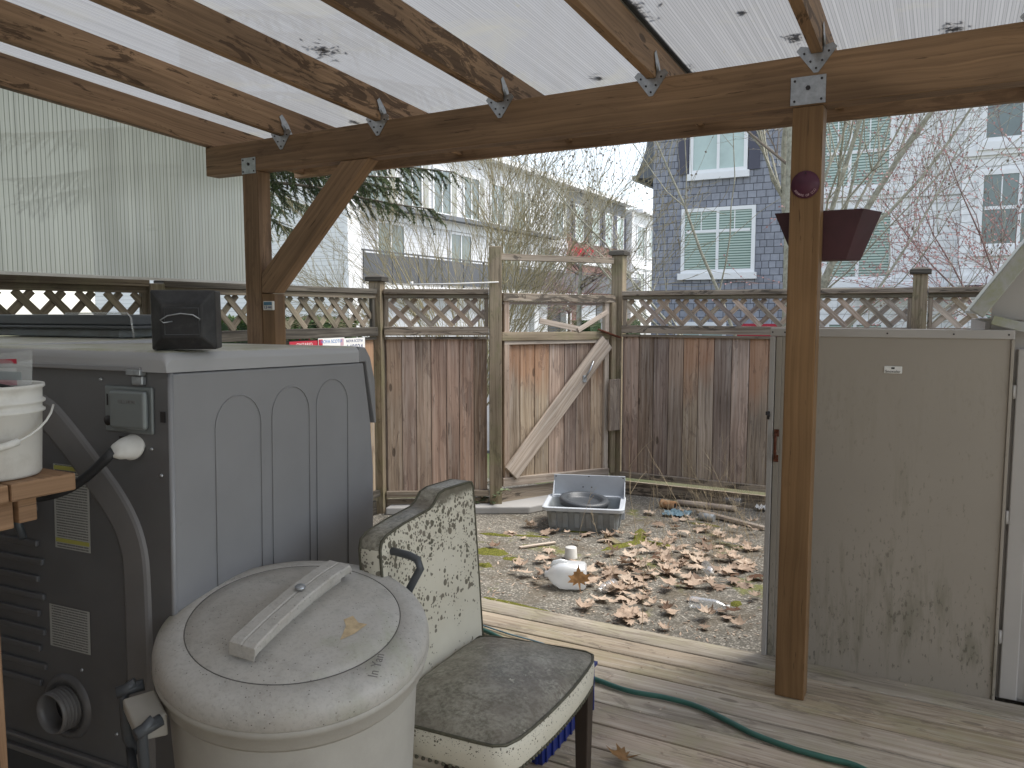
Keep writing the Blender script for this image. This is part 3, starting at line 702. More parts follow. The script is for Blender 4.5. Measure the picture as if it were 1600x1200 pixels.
def fence(fr,u0,u1,label,zb=.04,zr=1.30,zt=1.68,mats=('fence','rail','lattice'),kick=True,bw=.142,seed=1,nn=0.,post=0.,tail=.0,group=None,kz=.03):
    t=thing('lattice_fence',label,'fence',fr.p((u0+u1)/2,0,ZG),0,'fence panels round the yard')
    random.seed(seed)
    mf,mr,ml=[M[m] for m in mats]
    b=MB(); u=u0+.012
    while u<u1-.02:
        w_=min(bw+random.uniform(-.012,.012),u1-.012-u); 
        if u1-.012-(u+w_)<.04: w_=u1-.012-u
        b.beam(fr.p(u+w_/2,random.uniform(-.002,.002)-.0,zb),fr.p(u+w_/2,0,zr-.0),w_-.006,.016,up=fr.n); b.beam(fr.p(u,-.011,zb),fr.p(u,-.011,zr),.03,.005,up=fr.n); u+=w_
    b.build('board_panel',mf,t)
    b=MB(); b.beam(fr.p(u0,.018,zr+.035),fr.p(u1,.018,zr+.035),.085,.045,up=(0,0,1)) if 0 else b.beam(fr.p(u0,.02,zr+.045),fr.p(u1,.02,zr+.045),.055,.07,up=(0,0,1)); b.build('middle_rail',mr,t,bevel=.003)
    b=MB(); b.beam(fr.p(u0,.022,zr-.01),fr.p(u1,.022,zr-.01),.02,.022,up=(0,0,1)); b.build('rail_trim',mr,t,bevel=.002)
    b=MB(); b.beam(fr.p(u0,.02,zb+.0),fr.p(u1,.02,zb+.0),.05,.05,up=(0,0,1)); b.build('bottom_rail',mr,t,bevel=.003)
    if kick: b=MB(); b.beam(fr.p(u0,-.01,ZG+.02),fr.p(u1,-.01,ZG+.02),.03,.17 if kick is True else kick,up=(0,0,1)); b.build('kick_board',mr,t,bevel=.003)
    lattice(fr,u0+.03,u1-.03,zr+.08,zt-.075,t,ml)
    b=MB(); b.beam(fr.p(u0,0,zt-.02),fr.p(u1,0,zt-.02),.09,.04,up=(0,0,1)); b.build('top_rail',mr if mats[1]!='darkcap' else M['darkcap'],t,bevel=.004)
    b=MB(); b.beam(fr.p(u0,.012,zt-.058),fr.p(u1,.012,zt-.058),.03,.035,up=(0,0,1)); b.build('under_rail',M['darklat'],t,bevel=.002)
    for uu in (u0+.018,u1-.018):
        b=MB(); b.beam(fr.p(uu,.004,zr+.08),fr.p(uu,.004,zt-.075),.032,.03,up=fr.n); b.build('side_stop',mr,t,bevel=.002)
    return t
FL=Fr((-4.0,-2.0),(-4.0,5.05)); FLs=Fr((-4.0,-2.0),(-4.0,5.05),1)
fence(FLs,.0,2.55,'dark lattice fence panel on the left, nearest the viewer',mats=('darklat','darklat','darklat'),seed=3)
fence(FLs,2.65,5.0,'dark lattice fence panel behind the grey dryer, left of the black box',mats=('darklat','darklat','darklat'),seed=4)
fence(FLs,5.09,7.05,'lattice fence panel with licence plates, between left deck post and corner',mats=('fence','darkcap','darklat'),seed=5)
fpost(-4.0,.60,1.66,'dark fence post on the left fence near the viewer',cap=False,mat='darklat')
fpost(-4.0,3.045,1.66,'dark fence post just behind the black box',cap=False,mat='darklat')
fpost(-4.0,5.10,1.79,'short corner fence post where the left fence meets the angled panel',rot=R(15),mat='fpost')
FA=Fr((-4.0,5.1),(-3.21,5.613))
fence(FA,.055,.89,'narrow angled fence panel left of the gate',seed=6,zb=.02,bw=.115)
fpost(-3.205,5.610,2.02,'tall bare fence post hinging the gate on its left',rot=R(33),cap=False,w_=.098)
FR=Fr((-2.53,6.725),(3.0,6.725))
fence(FR,.0,2.30,'wide fence panel right of the gate with orange and grey boards',seed=12)
fpost(-2.60,6.79,2.05,'tall capped fence post right of the gate',w_=.105)
fence(FR,2.40,4.7,'lattice topped fence panel behind the shed',seed=21)
fpost(-.185,6.74,1.83,'capped fence post rising behind the shed door')
# gate
GF=Fr((-3.2,5.63),(-2.63,6.72))
g=thing('gate','weathered wooden gate with diagonal brace and open top frame','gate',GF.p(.6,0,ZG))
b=MB(); random.seed(33); u=.055
for w_ in (.165,.15,.15,.165,.13,.16,.17,.115):
    b.beam(GF.p(u+w_/2,0,.06),GF.p(u+w_/2,0,1.27),w_-.007,.016,up=GF.n); b.beam(GF.p(u,-.011,.06),GF.p(u,-.011,1.27),.03,.005,up=GF.n); u+=w_
b.build('board_panel',M['fence'],g)
b=MB(); b.beam(GF.p(.02,.02,1.30),GF.p(1.16,.02,1.29),.05,.07); b.build('middle_rail',M['fpost'],g,bevel=.003)
b=MB(); b.beam(GF.p(.05,.022,1.247),GF.p(1.15,.022,1.24),.022,.03); b.build('rail_trim',M['lattice'],g,bevel=.002)
b=MB(); b.beam(GF.p(.03,.02,1.618),GF.p(1.22,.02,1.612),.06,.065); b.build('upper_rail',M['rail'],g,bevel=.003)
b=MB(); b.beam(GF.p(.04,.01,1.57),GF.p(1.19,.01,1.565),.03,.02); b.build('upper_trim',M['lattice'],g,bevel=.002)
b=MB(); b.beam(GF.p(.0,.0,1.94),GF.p(1.22,.0,1.95),.05,.05); b.build('top_rail',M['rail'],g,bevel=.003)
b=MB(); b.beam(GF.p(.03,.02,.10),GF.p(1.17,.02,.06),.05,.07); b.build('bottom_rail',M['lattice'],g,bevel=.003)
b=MB(); b.beam(GF.p(.03,.0,-.03),GF.p(1.2,.0,-.05),.035,.13); b.build('kick_board',M['rail'],g,bevel=.003)
for uu,ma in ((.075,'lattice'),(1.14,'lattice')):
    b=MB(); b.beam(GF.p(uu,.012,.06),GF.p(uu,.012,1.6),.05,.04,up=GF.n); b.build('stile',M[ma],g,bevel=.003)
b=MB(); b.beam(GF.p(1.205,.03,.05),GF.p(1.205,.03,1.58),.05,.045,up=GF.n); b.build('latch_stile',M['fpost'],g,bevel=.003)
b=MB(); b.beam(GF.p(.10,.052,.17),GF.p(1.12,.052,1.235),.155,.028,up=GF.n,rnd=.62); b.build('diagonal_brace',M['silver'],g,bevel=.004)
b=MB(); p0=GF.p(.86,.078,.93); p1=GF.p(.95,.078,1.07); b.tube([p0-GF.n*.012,p0,(p0+p1)/2+GF.n*.012,p1,p1-GF.n*.012],.006,8); b.beam(p0-GF.n*.01+Vector((0,0,-.04)),p0-GF.n*.01+Vector((0,0,.02)),.04,.006,up=GF.n); b.build('handle',M['galv'],g)
b=MB(); b.beam(GF.p(1.20,.072,.44),GF.p(1.20,.072,.90),.125,.022,up=GF.n,rnd=.2); b.build('latch_board',M['fence'],g,bevel=.003)
b=MB(); b.beam(GF.p(1.02,.055,1.345),GF.p(1.25,.085,1.27),.035,.014); b.build('latch_bar',M['rust'],g,bevel=.003)
b=MB(); b.beam(GF.p(.40,.03,1.425),GF.p(.85,.03,1.345),.045,.014,up=GF.n); b.beam(GF.p(.8,.045,1.34),GF.p(1.13,.045,1.50),.04,.014,up=GF.n); b.build('broken_slats',M['silver'],g,bevel=.002)
b=MB(); p=GF.p(-.03,.07,1.735); q=FA.p(.28,.07,1.715); b.tube([q,q+(p-q)*.5+Vector((0,0,-.004)),p],.006,8); b.tube([q+Vector((0,0,-.012)),q+Vector((0,0,.022))],.012,8)
tag(b.build('white_rod',M['whiteplastic'],origin=q),'thin white rod lying along the fence top left of the gate','rod')
# licence plates on the left fence
def plate(px0,px1,pyt,label,base,xx=-3.955):
    p0=PX(px0,pyt,xx); p1=PX(px1,pyt,xx); zt=(p0.z+p1.z)/2
    h=.15
    t=thing('licence_plate',label,'plate',(xx,(p0.y+p1.y)/2,zt-h),0)
    b=MB(); b.box(xx-.002,xx+.001,p0.y,p1.y,zt-h,zt); b.build('plate',base,t)
    return t,p0.y,p1.y,zt,xx
FY=lambda y,z,x:frame((x+.0015,y,z),(0,1,0),(0,0,1),(1,0,0))
t,a,c,zt,xx=plate(452,498,533,'dark red licence plate left of the two white ones',M['red'],-3.953)
textobj('ONTARIO','wording',M['paper'],.034,FY((a+c)/2,zt-.026,xx),t)
t,a,c,zt,xx=plate(497,538,528,'white licence plate with pale blue lettering, middle of three',M['paper'],-3.947)
textobj('NOVA SCOTIA','wording',M['blueprint'],.034,FY((a+c)/2,zt-.026,xx),t)
b=MB(); b.box(xx+.001,xx+.002,a+.004,a+.045,zt-.06,zt-.008); b.build('red_sticker',M['red'],t)
b=MB(); b.box(xx+.001,xx+.002,c-.045,c-.01,zt-.06,zt-.008); b.build('pink_sticker',M['pinkish'],t)
t,a,c,zt,xx=plate(537,570,528,'white licence plate with navy digits, rightmost of three',M['paper'],-3.95)
textobj('NOVA SCOTIA','wording',M['navy'],.028,FY((a+c)/2,zt-.022,xx),t); textobj('149024','digits',M['navy'],.062,FY((a+c)/2,zt-.072,xx),t)
# number plaque
np_=thing('number_plaque','small round grey number plaque on a white card on the right lattice','plaque',(.19,6.66,1.40))
q=PY(1535,504,6.66)
ROOTM[np_.name]=Matrix.Translation(q); np_.location=q
b=MB(); b.prism([q+Vector((-.06,0,0)),q+Vector((0,0,-.07)),q+Vector((.06,0,0)),q+Vector((0,0,.07))],(0,.004,0)); b.build('card',M['white'],np_)
b=MB(); b.lathe([(0,0),(.036,0),(.036,.003),(0,.003)],frame(q+Vector((0,-.0045,0)),(1,0,0),(0,0,1),(0,-1,0)),24); b.build('disc',plain('plaque face',(.25,.25,.26),.5),np_)
textobj('123','digits',M['paper'],.032,frame(q+Vector((0,-.009,0)),(1,0,0),(0,0,1),(0,-1,0)),np_)

# ================================================================== SHED
sh=thing('shed','beige steel garden shed with a barn shaped roof at the right edge','shed',(1.1,4.5,-.02))
YS=3.56
b=MB(); b.prism([(.15,YS,0),(.34,YS,0),(.34,YS,1.34),(1.9,YS,1.34),(1.9,YS,0),(2.0,YS,0),(2.0,YS,1.48),(1.7,YS,1.95),(1.12,YS,2.2),(.55,YS,1.95),(.15,YS,1.50)],(0,.02,0)); b.build('front_wall',M['shedwall'],sh)
b=MB(); b.box(.13,.149,YS+.005,5.6,0,1.46); b.box(2.0,2.02,YS+.005,5.6,0,1.47); b.box(.15,2.,5.58,5.6,0,1.46); b.box(.151,2.,YS+.02,5.58,-.02,.01); b.build('side_walls',M['shedwall'],sh)
b=MB(); b.box(.335,.375,YS-.012,YS-.001,.01,1.34,axis='z'); b.box(.241,.30,YS-.03,YS-.001,.0,1.36,axis='z'); b.box(.376,1.9,YS-.012,YS-.001,1.30,1.34,axis='x'); b.build('door_frame',M['shedwall'],sh,bevel=.004)
b=MB(); b.beam((.15,YS-.05,1.47),(.33,YS-.05,1.42),.02,.035); b.build('header_strip',M['shedtrim'],sh,bevel=.003)
prof=[(.095,1.495),(.62,2.02),(1.12,2.25),(1.62,2.02),(2.15,1.495)]
prof=[(.095,1.492),(.50,2.10),(1.12,2.38),(1.74,2.10),(2.15,1.492)]
for i in range(4):
    (x0,z0),(x1,z1)=prof[i],prof[i+1]
    b=MB(); b.beam((x0,YS-.10,z0),(x1,YS-.10,z1),.055,.055,up=(0,1,0)); b.build('roof_trim',M['shedtrim'],sh,bevel=.004)
    b=MB(); b.prism([(x0,YS-.072,z0),(x1,YS-.072,z1),(x1,YS-.072,z1+.012),(x0,YS-.072,z0+.012)],(0,2.2,0)); b.build('roof_slope',M['shedtrim'],sh)
b=MB(); b.prism([(.15,YS-.002,1.47),(1.995,YS-.002,1.47),(2.1,YS-.002,1.50),(1.72,YS-.002,2.08),(1.12,YS-.002,2.34),(.52,YS-.002,2.08),(.15,YS-.002,1.545)],(0,-.008,0)); b.build('gable_panel',M['shedwall'],sh)
# open door (swung flat against the left)
dr=thing('shed_door','open beige shed door streaked with grime, behind the right deck post','door',(-.22,YS-.04,.0))
y0=3.50; y1=3.528
x0,x1,z0,z1=-.655,.226,-.05,1.432
b=MB(); b.box(x0+.05,x1-.012,y0+.003,y1,z0+.01,z1-.03); b.build('door_panel',M['sheddoor'],dr)
b=MB(); b.box(x0,x1,y0-.004,y1+.003,z1-.035,z1,axis='x'); b.build('top_channel',M['shedwall'],dr,bevel=.003)
b=MB(); b.box(x0,x0+.022,y0-.006,y1+.004,z0,z1-.036,axis='z'); b.build('edge_stile',M['shedwall'],dr,bevel=.003)
b=MB(); b.box(x0+.0255,x0+.049,y0-.001,y1+.002,z0,z1-.036,axis='z'); b.build('inner_stile',M['sheddoor'],dr,bevel=.002)
b=MB(); b.box(x1-.011,x1,y0-.006,y1+.004,z0,z1-.036,axis='z'); b.build('hinge_stile',M['sheddoor'],dr,bevel=.002)
b=MB(); 
for sx,sz in ((x0+.01,z1-.018),(x0+.06,z1-.018),(x0+.45,z1-.018),(x1-.02,z1-.018),(x1-.2,z1-.018)): b.tube([(sx,y0-.0055,sz),(sx,y0-.003,sz)],.0035,8)
b.build('screws',M['nail'],dr)
b=MB(); hx=x0+.038; b.tube([(hx,y0-.002,.985),(hx,y0-.028,.975),(hx,y0-.03,.93),(hx,y0-.028,.885),(hx,y0-.002,.875)],.006,8); b.box(hx-.01,hx+.01,y0-.005,y0-.001,.97,1.0); b.box(hx-.01,hx+.01,y0-.005,y0-.001,.86,.89); b.build('pull_handle',M['rust'],dr)
b=MB(); b.box(x0-.008,x0+.004,y0-.014,y0-.006,1.06,1.075); b.tube([(x0+.004,y0-.012,1.075),(x0+.006,y0-.018,1.06),(x0+.002,y0-.014,1.045)],.006,8); b.build('catch',M['nail'],dr)
bx0,bx1,bz0,bz1=-.212,-.147,1.255,1.284
bd=MB(); bd.box(bx0,bx1,y0-.0015,y0+.003,bz0,bz1); bd=bd.build('badge',M['paper'],dr,bevel=.003)
textobj('Snoxolar','badge_lettering',M['ink'],.0145,frame(((bx0+bx1)/2,y0-.0021,bz0+.008),(1,0,0),(0,0,1),(0,-1,0)),bd)
b=MB(); b.box((bx0+bx1)/2-.006,(bx0+bx1)/2+.006,y0-.0025,y0-.0016,bz1-.011,bz1-.004); b.build('badge_mark',M['ink'],bd)
b=MB()
for z in (.25,.72,1.20): b.tube([(x1+.006,y0+.010,z-.025),(x1+.006,y0+.010,z+.025)],.004,8); b.box(x1+.001,x1+.014,y0+.016,y0+.019,z-.025,z+.025)
b.build('hinges',M['shedwall'],dr)

# ================================================================== DRYER
DA=R(4); DC=(-1.558,1.226)          # near corner; local x runs left along the back panel, y runs along the side
# local frame: origin at near corner, +X = right (towards viewer right), so the body spans x -W..0 and y 0..D
DW,DD,DZ0,DZ1=.74,.815,.33,1.411
dy=thing('clothes_dryer','grey front loading clothes dryer seen from its back, on a dark pedestal','dryer',(DC[0],DC[1],0),DA)
dy.rotation_euler=(R(-1.4),0,DA); dy.location=(DC[0],DC[1]-.033,.0)
def rprof(r,x0,x1,z0,z1,n=5):
    return None
b=MB(); b.box(-DW+.004,-.004,.012,DD-.03,.0,DZ0-.006); b.build('pedestal',M['darkplastic'],dy,local=True,bevel=.01)
# side panels with slanted front profile
def sidepoly(x): return [(x,.0,DZ0),(x,.0,DZ1-.052),(x,DD-.055,DZ1-.052),(x,DD-.015,DZ1-.25),(x,DD+.0,DZ1-.40),(x,DD,DZ0)]
for x in (-.012,-DW):
    b=MB(); b.prism(sidepoly(x),(.012,0,0)); b.build('side_panel',M['dryside'],dy,local=True,bevel=.006,seg=3)
b=MB(); b.prism([(-DW+.013,DD-.05,DZ1-.055),(-DW+.013,DD-.012,DZ1-.25),(-DW+.013,DD+.002,DZ1-.40),(-DW+.013,DD+.002,DZ0),(-DW+.013,DD-.03,DZ0),(-DW+.013,DD-.03,DZ1-.25),(-DW+.013,DD-.07,DZ1-.055)],(DW-.026,0,0)); b.build('front_panel',M['dryside'],dy,local=True)
b=MB(); b.lathe([(0,0),(.20,0),(.215,.02),(.20,.035),(0,.035)],frame((-DW/2,DD+.004,.80),(1,0,0),(0,0,1),(0,1,0)),40); b.build('front_door',M['darkplastic'],dy,local=True)
# top: rounded worktop, then the console block at the far end
b=MB()
def rr(x,y):  # worktop cross section loop across x
    return None
n=7
def topf(u,v):
    # u across x (with rolled edges), v along y
    k=u*16
    x=-DW-.004+u*(DW+.008); e=min(x+DW+.004,.004-x); rad=.022
    z=DZ1
    if e<rad: z=DZ1-rad+math.sqrt(max(0,rad*rad-(rad-e)**2))
    yy=-.014+v*(DD-.085+.014); e2=yy+.014
    if e2<rad: z-= rad-math.sqrt(max(0,rad*rad-(rad-e2)**2))
    return (x,yy,max(z,DZ1-.045))
us=[0,.002,.008,.018,.03,.045,.1,.3,.5,.7,.9,.955,.97,.982,.992,.998,1]
vs_=[0,.002,.008,.018,.03,.048,.2,.4,.6,.8,1]
g=[[b.bm.verts.new(topf(u,v)) for v in vs_] for u in us]
for i in range(len(us)-1):
    for j in range(len(vs_)-1): b.face([g[i][j],g[i+1][j],g[i+1][j+1],g[i][j+1]],None,.5,True)
def skirt(row):
    lo=[b.bm.verts.new((v.co.x,v.co.y,DZ1-.050)) for v in row]
    for i in range(len(row)-1): b.face([row[i],row[i+1],lo[i+1],lo[i]],None,.5,False)
skirt([g[i][0] for i in range(len(us))]); skirt(g[0]); skirt(g[-1])
b.build('worktop',M['drytop'],dy,local=True,fixn=True)
b=MB(); y0_=DD-.083
b.prism([(-DW-.003,y0_,DZ1-.050),(-DW-.003,y0_,DZ1-.001),(-DW-.003,y0_+.035,DZ1-.004),(-DW-.003,DD-.022,DZ1-.035),(-DW-.003,DD+.004,DZ1-.11),(-DW-.003,DD+.012,DZ1-.25),(-DW-.003,DD+.004,DZ1-.25),(-DW-.003,DD-.045,DZ1-.050)],(DW+.006,0,0))
b.build('console',M['dryside'],dy,local=True,bevel=.010,seg=3)
# arched embossed lines on the near side panel
for yc,wd,zt_ in ((.215,.16,1.305),(.415,.155,1.315),(.60,.15,1.325)):
    b=MB(); pts=[(0.0015,yc-wd/2,.40)]
    for k in range(13):
        a=PI-PI*k/12; pts.append((.0015,yc+math.cos(a)*wd/2,zt_-wd/2-.01+math.sin(a)*wd/2))
    pts.append((.0015,yc+wd/2,.40)); b.tube(pts,.0019,6); b.build('embossed_arch',M['dryside'],dy,local=True)
# back panel and its pressed shapes
yb=-.002
b=MB(); b.box(-DW+.01,-.006,yb,yb+.01,DZ0,DZ1-.045); b.build('back_panel',M['dryback'],dy,local=True)
b=MB(); b.tube([(-.004,.004,DZ0),(-.004,.004,DZ1-.05)],.007,8); b.build('corner_edge',M['dryside'],dy,local=True)
b=MB(); path=[(-.62,1.262),(-.52,1.265),(-.43,1.25),(-.35,1.19),(-.26,1.11),(-.175,1.03),(-.13,.96),(-.115,.88),(-.113,.5),(-.113,DZ0+.06)]
wd=.038
# smooth the path
def smooth(P,k=2):
    for _ in range(k):
        Q=[P[0]]
        for a,c in zip(P[:-1],P[1:]): Q+= [(a[0]*.75+c[0]*.25,a[1]*.75+c[1]*.25),(a[0]*.25+c[0]*.75,a[1]*.25+c[1]*.75)]
        P=Q+[P[-1]]
    return P
sp=smooth(path)
rings=[]
for i,p in enumerate(sp):
    q=Vector(sp[min(i+1,len(sp)-1)])-Vector(sp[max(0,i-1)]); q.normalize(); nn=Vector((-q.y,q.x))
    row=[]
    for o,h in ((-wd-.006,0),(-wd-.001,.006),(-wd+.006,.0095),(0,.010),(wd-.006,.0095),(wd+.001,.006),(wd+.006,0)):
        row.append(b.bm.verts.new((p[0]+nn.x*o,yb-h,p[1]+nn.y*o)))
    rings.append(row)
for i in range(len(rings)-1):
    for k in range(6): b.face([rings[i][k],rings[i+1][k],rings[i+1][k+1],rings[i][k+1]],None,.5,False)
b.build('duct_cover',M['dryband'],dy,local=True)
b=MB()
for k in range(13):
    z=1.09-k*.046
    if k in (3,): continue
    b.beam((-.70,yb-.004,z),(-.47+(.02 if k%2 else 0),yb-.004,z),.010,.016,up=(0,0,1),rnd=.4)
b.build('louvres',M['dryback'],dy,local=True,bevel=.003)
for k,(xa,xb,za,zb2) in enumerate(((-.405,-.275,.905,1.12),(-.435,-.285,.645,.755))):
    b=MB(); vs=[b.bm.verts.new(p) for p in ((xa,yb-.0015,za),(xb,yb-.0015,za),(xb,yb-.0015,zb2),(xa,yb-.0015,zb2))]; b.face(vs,[(0,0),(1,0),(1,(zb2-za)*5),(0,(zb2-za)*5)],.5)
    o=b.build('warning_sticker',M['label'],dy,local=True,fixn=False); o['label']='tall printed sticker with yellow strips' if k==0 else 'short printed sticker above the vent'
    if k==0:
        for zz in (zb2-.008,za+.022):
            b=MB(); b.box(xa+.004,xb-.004,yb-.0028,yb-.0018,zz-.006,zz+.004); b.build('yellow_strip',M['yellow'],o,local=True)
# terminal cover
b=MB(); b.box(-.205,-.048,yb-.008,yb,1.215,1.325); tc=b.build('terminal_cover',M['plate'],dy,local=True,bevel=.006,seg=3)
b=MB(); b.box(-.172,-.056,yb-.024,yb-.0085,1.226,1.316); b.build('raised_box',M['plate'],tc,local=True,bevel=.007,seg=3)
b=MB(); b.lathe([(0,0),(.012,0),(.012,.003),(0,.003)],frame((-.189,yb-.011,1.242),(1,0,0),(0,0,1),(0,-1,0)),16); b.box(-.196,-.193,yb-.0095,yb-.0082,1.278,1.305); b.build('holes',M['nail'],tc,local=True)
textobj('CAUTION',"embossed_words",M['dryband'],.012,frame((0,0,0),(1,0,0),(0,1,0),(0,0,1))@ROOTM[dy.name]@Matrix.Translation((-.112,yb-.0245,1.290))@frame((0,0,0),(1,0,0),(0,0,1),(0,-1,0)),tc)
b=MB(); b.box(-.118,-.072,yb-.02,yb-.001,1.352,1.366); b.box(-.106,-.072,yb-.014,yb-.001,1.330,1.351); b.build('hinge_bracket',M['galv'],dy,local=True,bevel=.002)
b=MB(); b.box(-.60,-.075,yb-.017,yb-.001,1.361,1.372,axis='x'); b.build('top_flange',M['dryside'],dy,local=True,bevel=.002)
b=MB(); b.box(-.028,-.014,yb-.003,yb-.0005,1.245,1.27); b.build('slot',M['nail'],dy,local=True); b=MB(); b.box(-.165,-.145,yb-.003,yb-.0005,1.19,1.205); b.build('slot',M['nail'],dy,local=True)
b=MB()
for sx,sz in ((-.225,1.338),(-.06,1.18),(-.03,1.12),(-.45,.505),(-.34,.48),(-.32,.60),(-.2,.46)): b.lathe([(0,.004),(.004,.003),(.005,0)],frame((sx,yb-.0005,sz),(1,0,0),(0,0,1),(0,-1,0)),8)
b.build('screws',M['galv'],dy,local=True)
# cord with white strain relief
b=MB(); b.lathe([(0,0),(.034,0),(.034,.006),(.030,.010),(.026,.03),(.018,.045),(.011,.050),(0,.050)],frame((-.115,yb-.0005,1.185),(1,0,0),(-.1,.35,1),(-.35,-1,-.15)),24); sr=b.build('strain_relief',M['whiteplastic'],dy,local=True)
b=MB(); pts=[]
A0=Vector((-.132,yb-.045,1.177)); 
for k in range(13):
    t_=k/12; pts.append(A0+Vector((-.19*t_,-.08*t_,-.115*t_-.03*math.sin(t_*PI))))
for k in range(1,8): pts.append(pts[-1]+Vector((-.03,-.005-.004*k,-.006-.006*k)))
b.tube(pts,.0115,10); b.build('power_cord',M['black'],dy,local=True)
# loose loop of dark hose behind the pail
b=MB(); b.tube([(-.66,-.03,1.24),(-.60,-.035,1.20),(-.565,-.04,1.14),(-.545,-.04,1.07),(-.50,-.045,1.0),(-.46,-.05,.93)],.010,8); b.build('drain_hose',M['darkplastic'],dy,local=True)
# vent
vc=(-.375,yb,.495)
b=MB(); b.lathe([(.052,-.01),(.052,.05),(.048,.052),(.047,.03),(.047,-.01)],frame(vc,(1,0,0),(0,0,1),(0,-1,0)),32)
for k in range(5): b.tube([Vector(vc)+Vector((math.cos(a)*.0525,-.006-.009*k,math.sin(a)*.0525)) for a in [2*PI*i/28 for i in range(28)]],.0022,5,closed=True)
b.build('vent_pipe',M['dryband'],dy,local=True)
b=MB(); b.lathe([(.0,.0015),(.046,.0015)],frame(vc,(1,0,0),(0,0,1),(0,-1,0)),24); b.build('vent_opening',M['black'],dy,local=True)
b=MB(); b.lathe([(.085,0),(.080,.010),(.068,.012),(.062,.002)],frame(vc,(1,0,0),(0,0,1),(0,-1,0)),32); 
pass
b.build('pressed_ring',M['dryback'],dy,local=True)
b=MB(); b.box(-DW+.02,-.02,yb-.012,yb-.001,DZ0+.005,DZ0+.02,axis='x'); b.box(-DW+.02,-.02,yb-.014,yb-.001,DZ0+.045,DZ0+.053,axis='x'); b.build('bottom_flange',M['dryband'],dy,local=True,bevel=.002)

# second machine to the left whose top continues the surface
wm=thing('washing_machine','pale topped washing machine beside the dryer, under the grey tote lid','washer',(-2.72,1.60,0),R(4))
b=MB(); b.box(-.36,.36,-.46,.40,0.0,1.368); b.build('body',M['dryside'],wm,local=True,bevel=.01)
b=MB(); b.box(-.365,.365,-.47,.44,1.370,1.409); b.build('worktop',M['drytop'],wm,local=True,bevel=.015,seg=3)
# tote
tt=thing('storage_tote','low tote with a dark grey overhanging lid, left of the black box','tote',(-2.80,1.86,1.411),R(4))
b=MB(); b.box(-.40,.30,-.12,.16,0,.029); b.build('base',M['tub'],tt,local=True,bevel=.006)
b=MB(); b.box(-.44,.42,-.17,.21,.030,.042); b.box(-.43,.41,-.16,.20,.0425,.078); b.build('lid',M['darkplastic'],tt,local=True,bevel=.010,seg=3)
b=MB(); b.tube([(.425,-.165,0.002),(.43,-.175,.04),(.425,-.175,.07),(.40,-.166,.084),(.1,-.167,.083)],.003,5); b.build('clear_strap',M['bag'],tt,local=True)
# black box: square block with a bevelled front
q0=PZ(240,548,1.411); q1=PZ(336,546,1.411); dx=(q1-q0); 
bx=thing('rubber_block','square black rubber block with a slanted picture frame face, standing on the dryer','block',((q0.x+q1.x)/2,(q0.y+q1.y)/2,1.412),math.atan2(dx.y,dx.x)-R(14))
b=MB(); w2=.0735; h2=.138
def rect(y,x0,x1,z0,z1): return [b.bm.verts.new(p) for p in ((x0,y,z0),(x1,y,z0),(x1,y,z1),(x0,y,z1))]
A=rect(.085,-w2,w2,0,h2); Bq=rect(.0,-w2+.003,w2-.003,0,h2); Cq=rect(-.028,-w2*.60,w2*.60,.028,h2*.78)
b.face(list(reversed(A)),None,.3)
for P_,Q_ in ((A,Bq),(Bq,Cq)):
    for i in range(4): j=(i+1)%4; b.face([P_[i],P_[j],Q_[j],Q_[i]],None,.3)
b.face(Cq,None,.3); b.build('block',M['black'],bx,local=True,bevel=.004)
b=MB(); 
sq=[(-w2*.50,-.0285,.036),(w2*.50,-.0285,.036),(w2*.50,-.0285,h2*.70),(-w2*.50,-.0285,h2*.70)]
b.tube(sq,.0010,5,closed=True); b.build('scored_square',M['darkplastic'],bx,local=True)
b=MB(); b.tube([(-.020,-.029,.066),(-.038,-.034,.063),(-.044,-.040,.069),(-.028,-.043,.079),(0,-.044,.084),(.026,-.042,.081),(.040,-.036,.071),(.037,-.030,.066)],.0014,6); b.build('wire_handle',M['galv'],bx,local=True)

# ================================================================== BENCH + PAIL
BZ=1.15
bn=thing('workbench','orange brown lumber workbench at the left edge, holding the white pail','workbench',(-2.2,.6,0))
b=MB(); 
yy=1.052
for k in range(7):
    b.box(-2.6,-1.657,yy-.138,yy,BZ-.038,BZ,axis='x'); yy-=.142
b.build('top_boards',M['bench'],bn,bevel=.004)
b=MB(); b.box(-2.55,-1.745,.925,.965,BZ-.115,BZ-.0385,axis='x'); b.box(-2.55,-1.735,.97,1.01,BZ-.105,BZ-.0385,axis='x'); b.build('apron',M['bench'],bn,bevel=.003)
for p in ((-1.80,.885),(-2.5,.95),(-1.80,.2),(-2.5,.2)):
    b=MB(); b.box(p[0]-.045,p[0]+.045,p[1]-.045,p[1]+.045,0,BZ-.116 if p[1]>.5 else BZ-.039,axis='z'); b.build('leg',M['bench'],bn,bevel=.004)
pa=thing('pail','small white plastic pail with a wire handle on the workbench corner','pail',(-1.775,.945,BZ))
rb,rtp,hp=.090,.099,.195
b=MB(); pr2=[(0,.004),(rb-.004,.002),(rb,.008)]
def rad(z): return rb+(rtp-rb)*z/hp
pr2+=[(rad(.135),.135),(rad(.138)+.006,.138),(rad(.142)+.006,.142),(rad(.145),.146),(rad(.155),.155),(rad(.158)+.006,.158),(rad(.162)+.006,.162),(rad(.166),.166),(rad(.186),.186),(rad(.19)+.005,.190),(rad(.195)+.004,.197),(rad(.19)-.003,.195),(rad(.1)-.004,.1),(rb-.005,.01),(0,.01)]
b.lathe(pr2,None,48); b.build('bucket',M['whiteplastic'],pa,local=True)
b=MB(); pts=[]
for k in range(17):
    t_=k/16; a=-PI*.52+t_*PI*1.0; r_=.118+.0*t_
    pts.append((math.cos(a+R(-35))*r_,math.sin(a+R(-35))*r_,.148-.075*math.sin(PI*t_)))
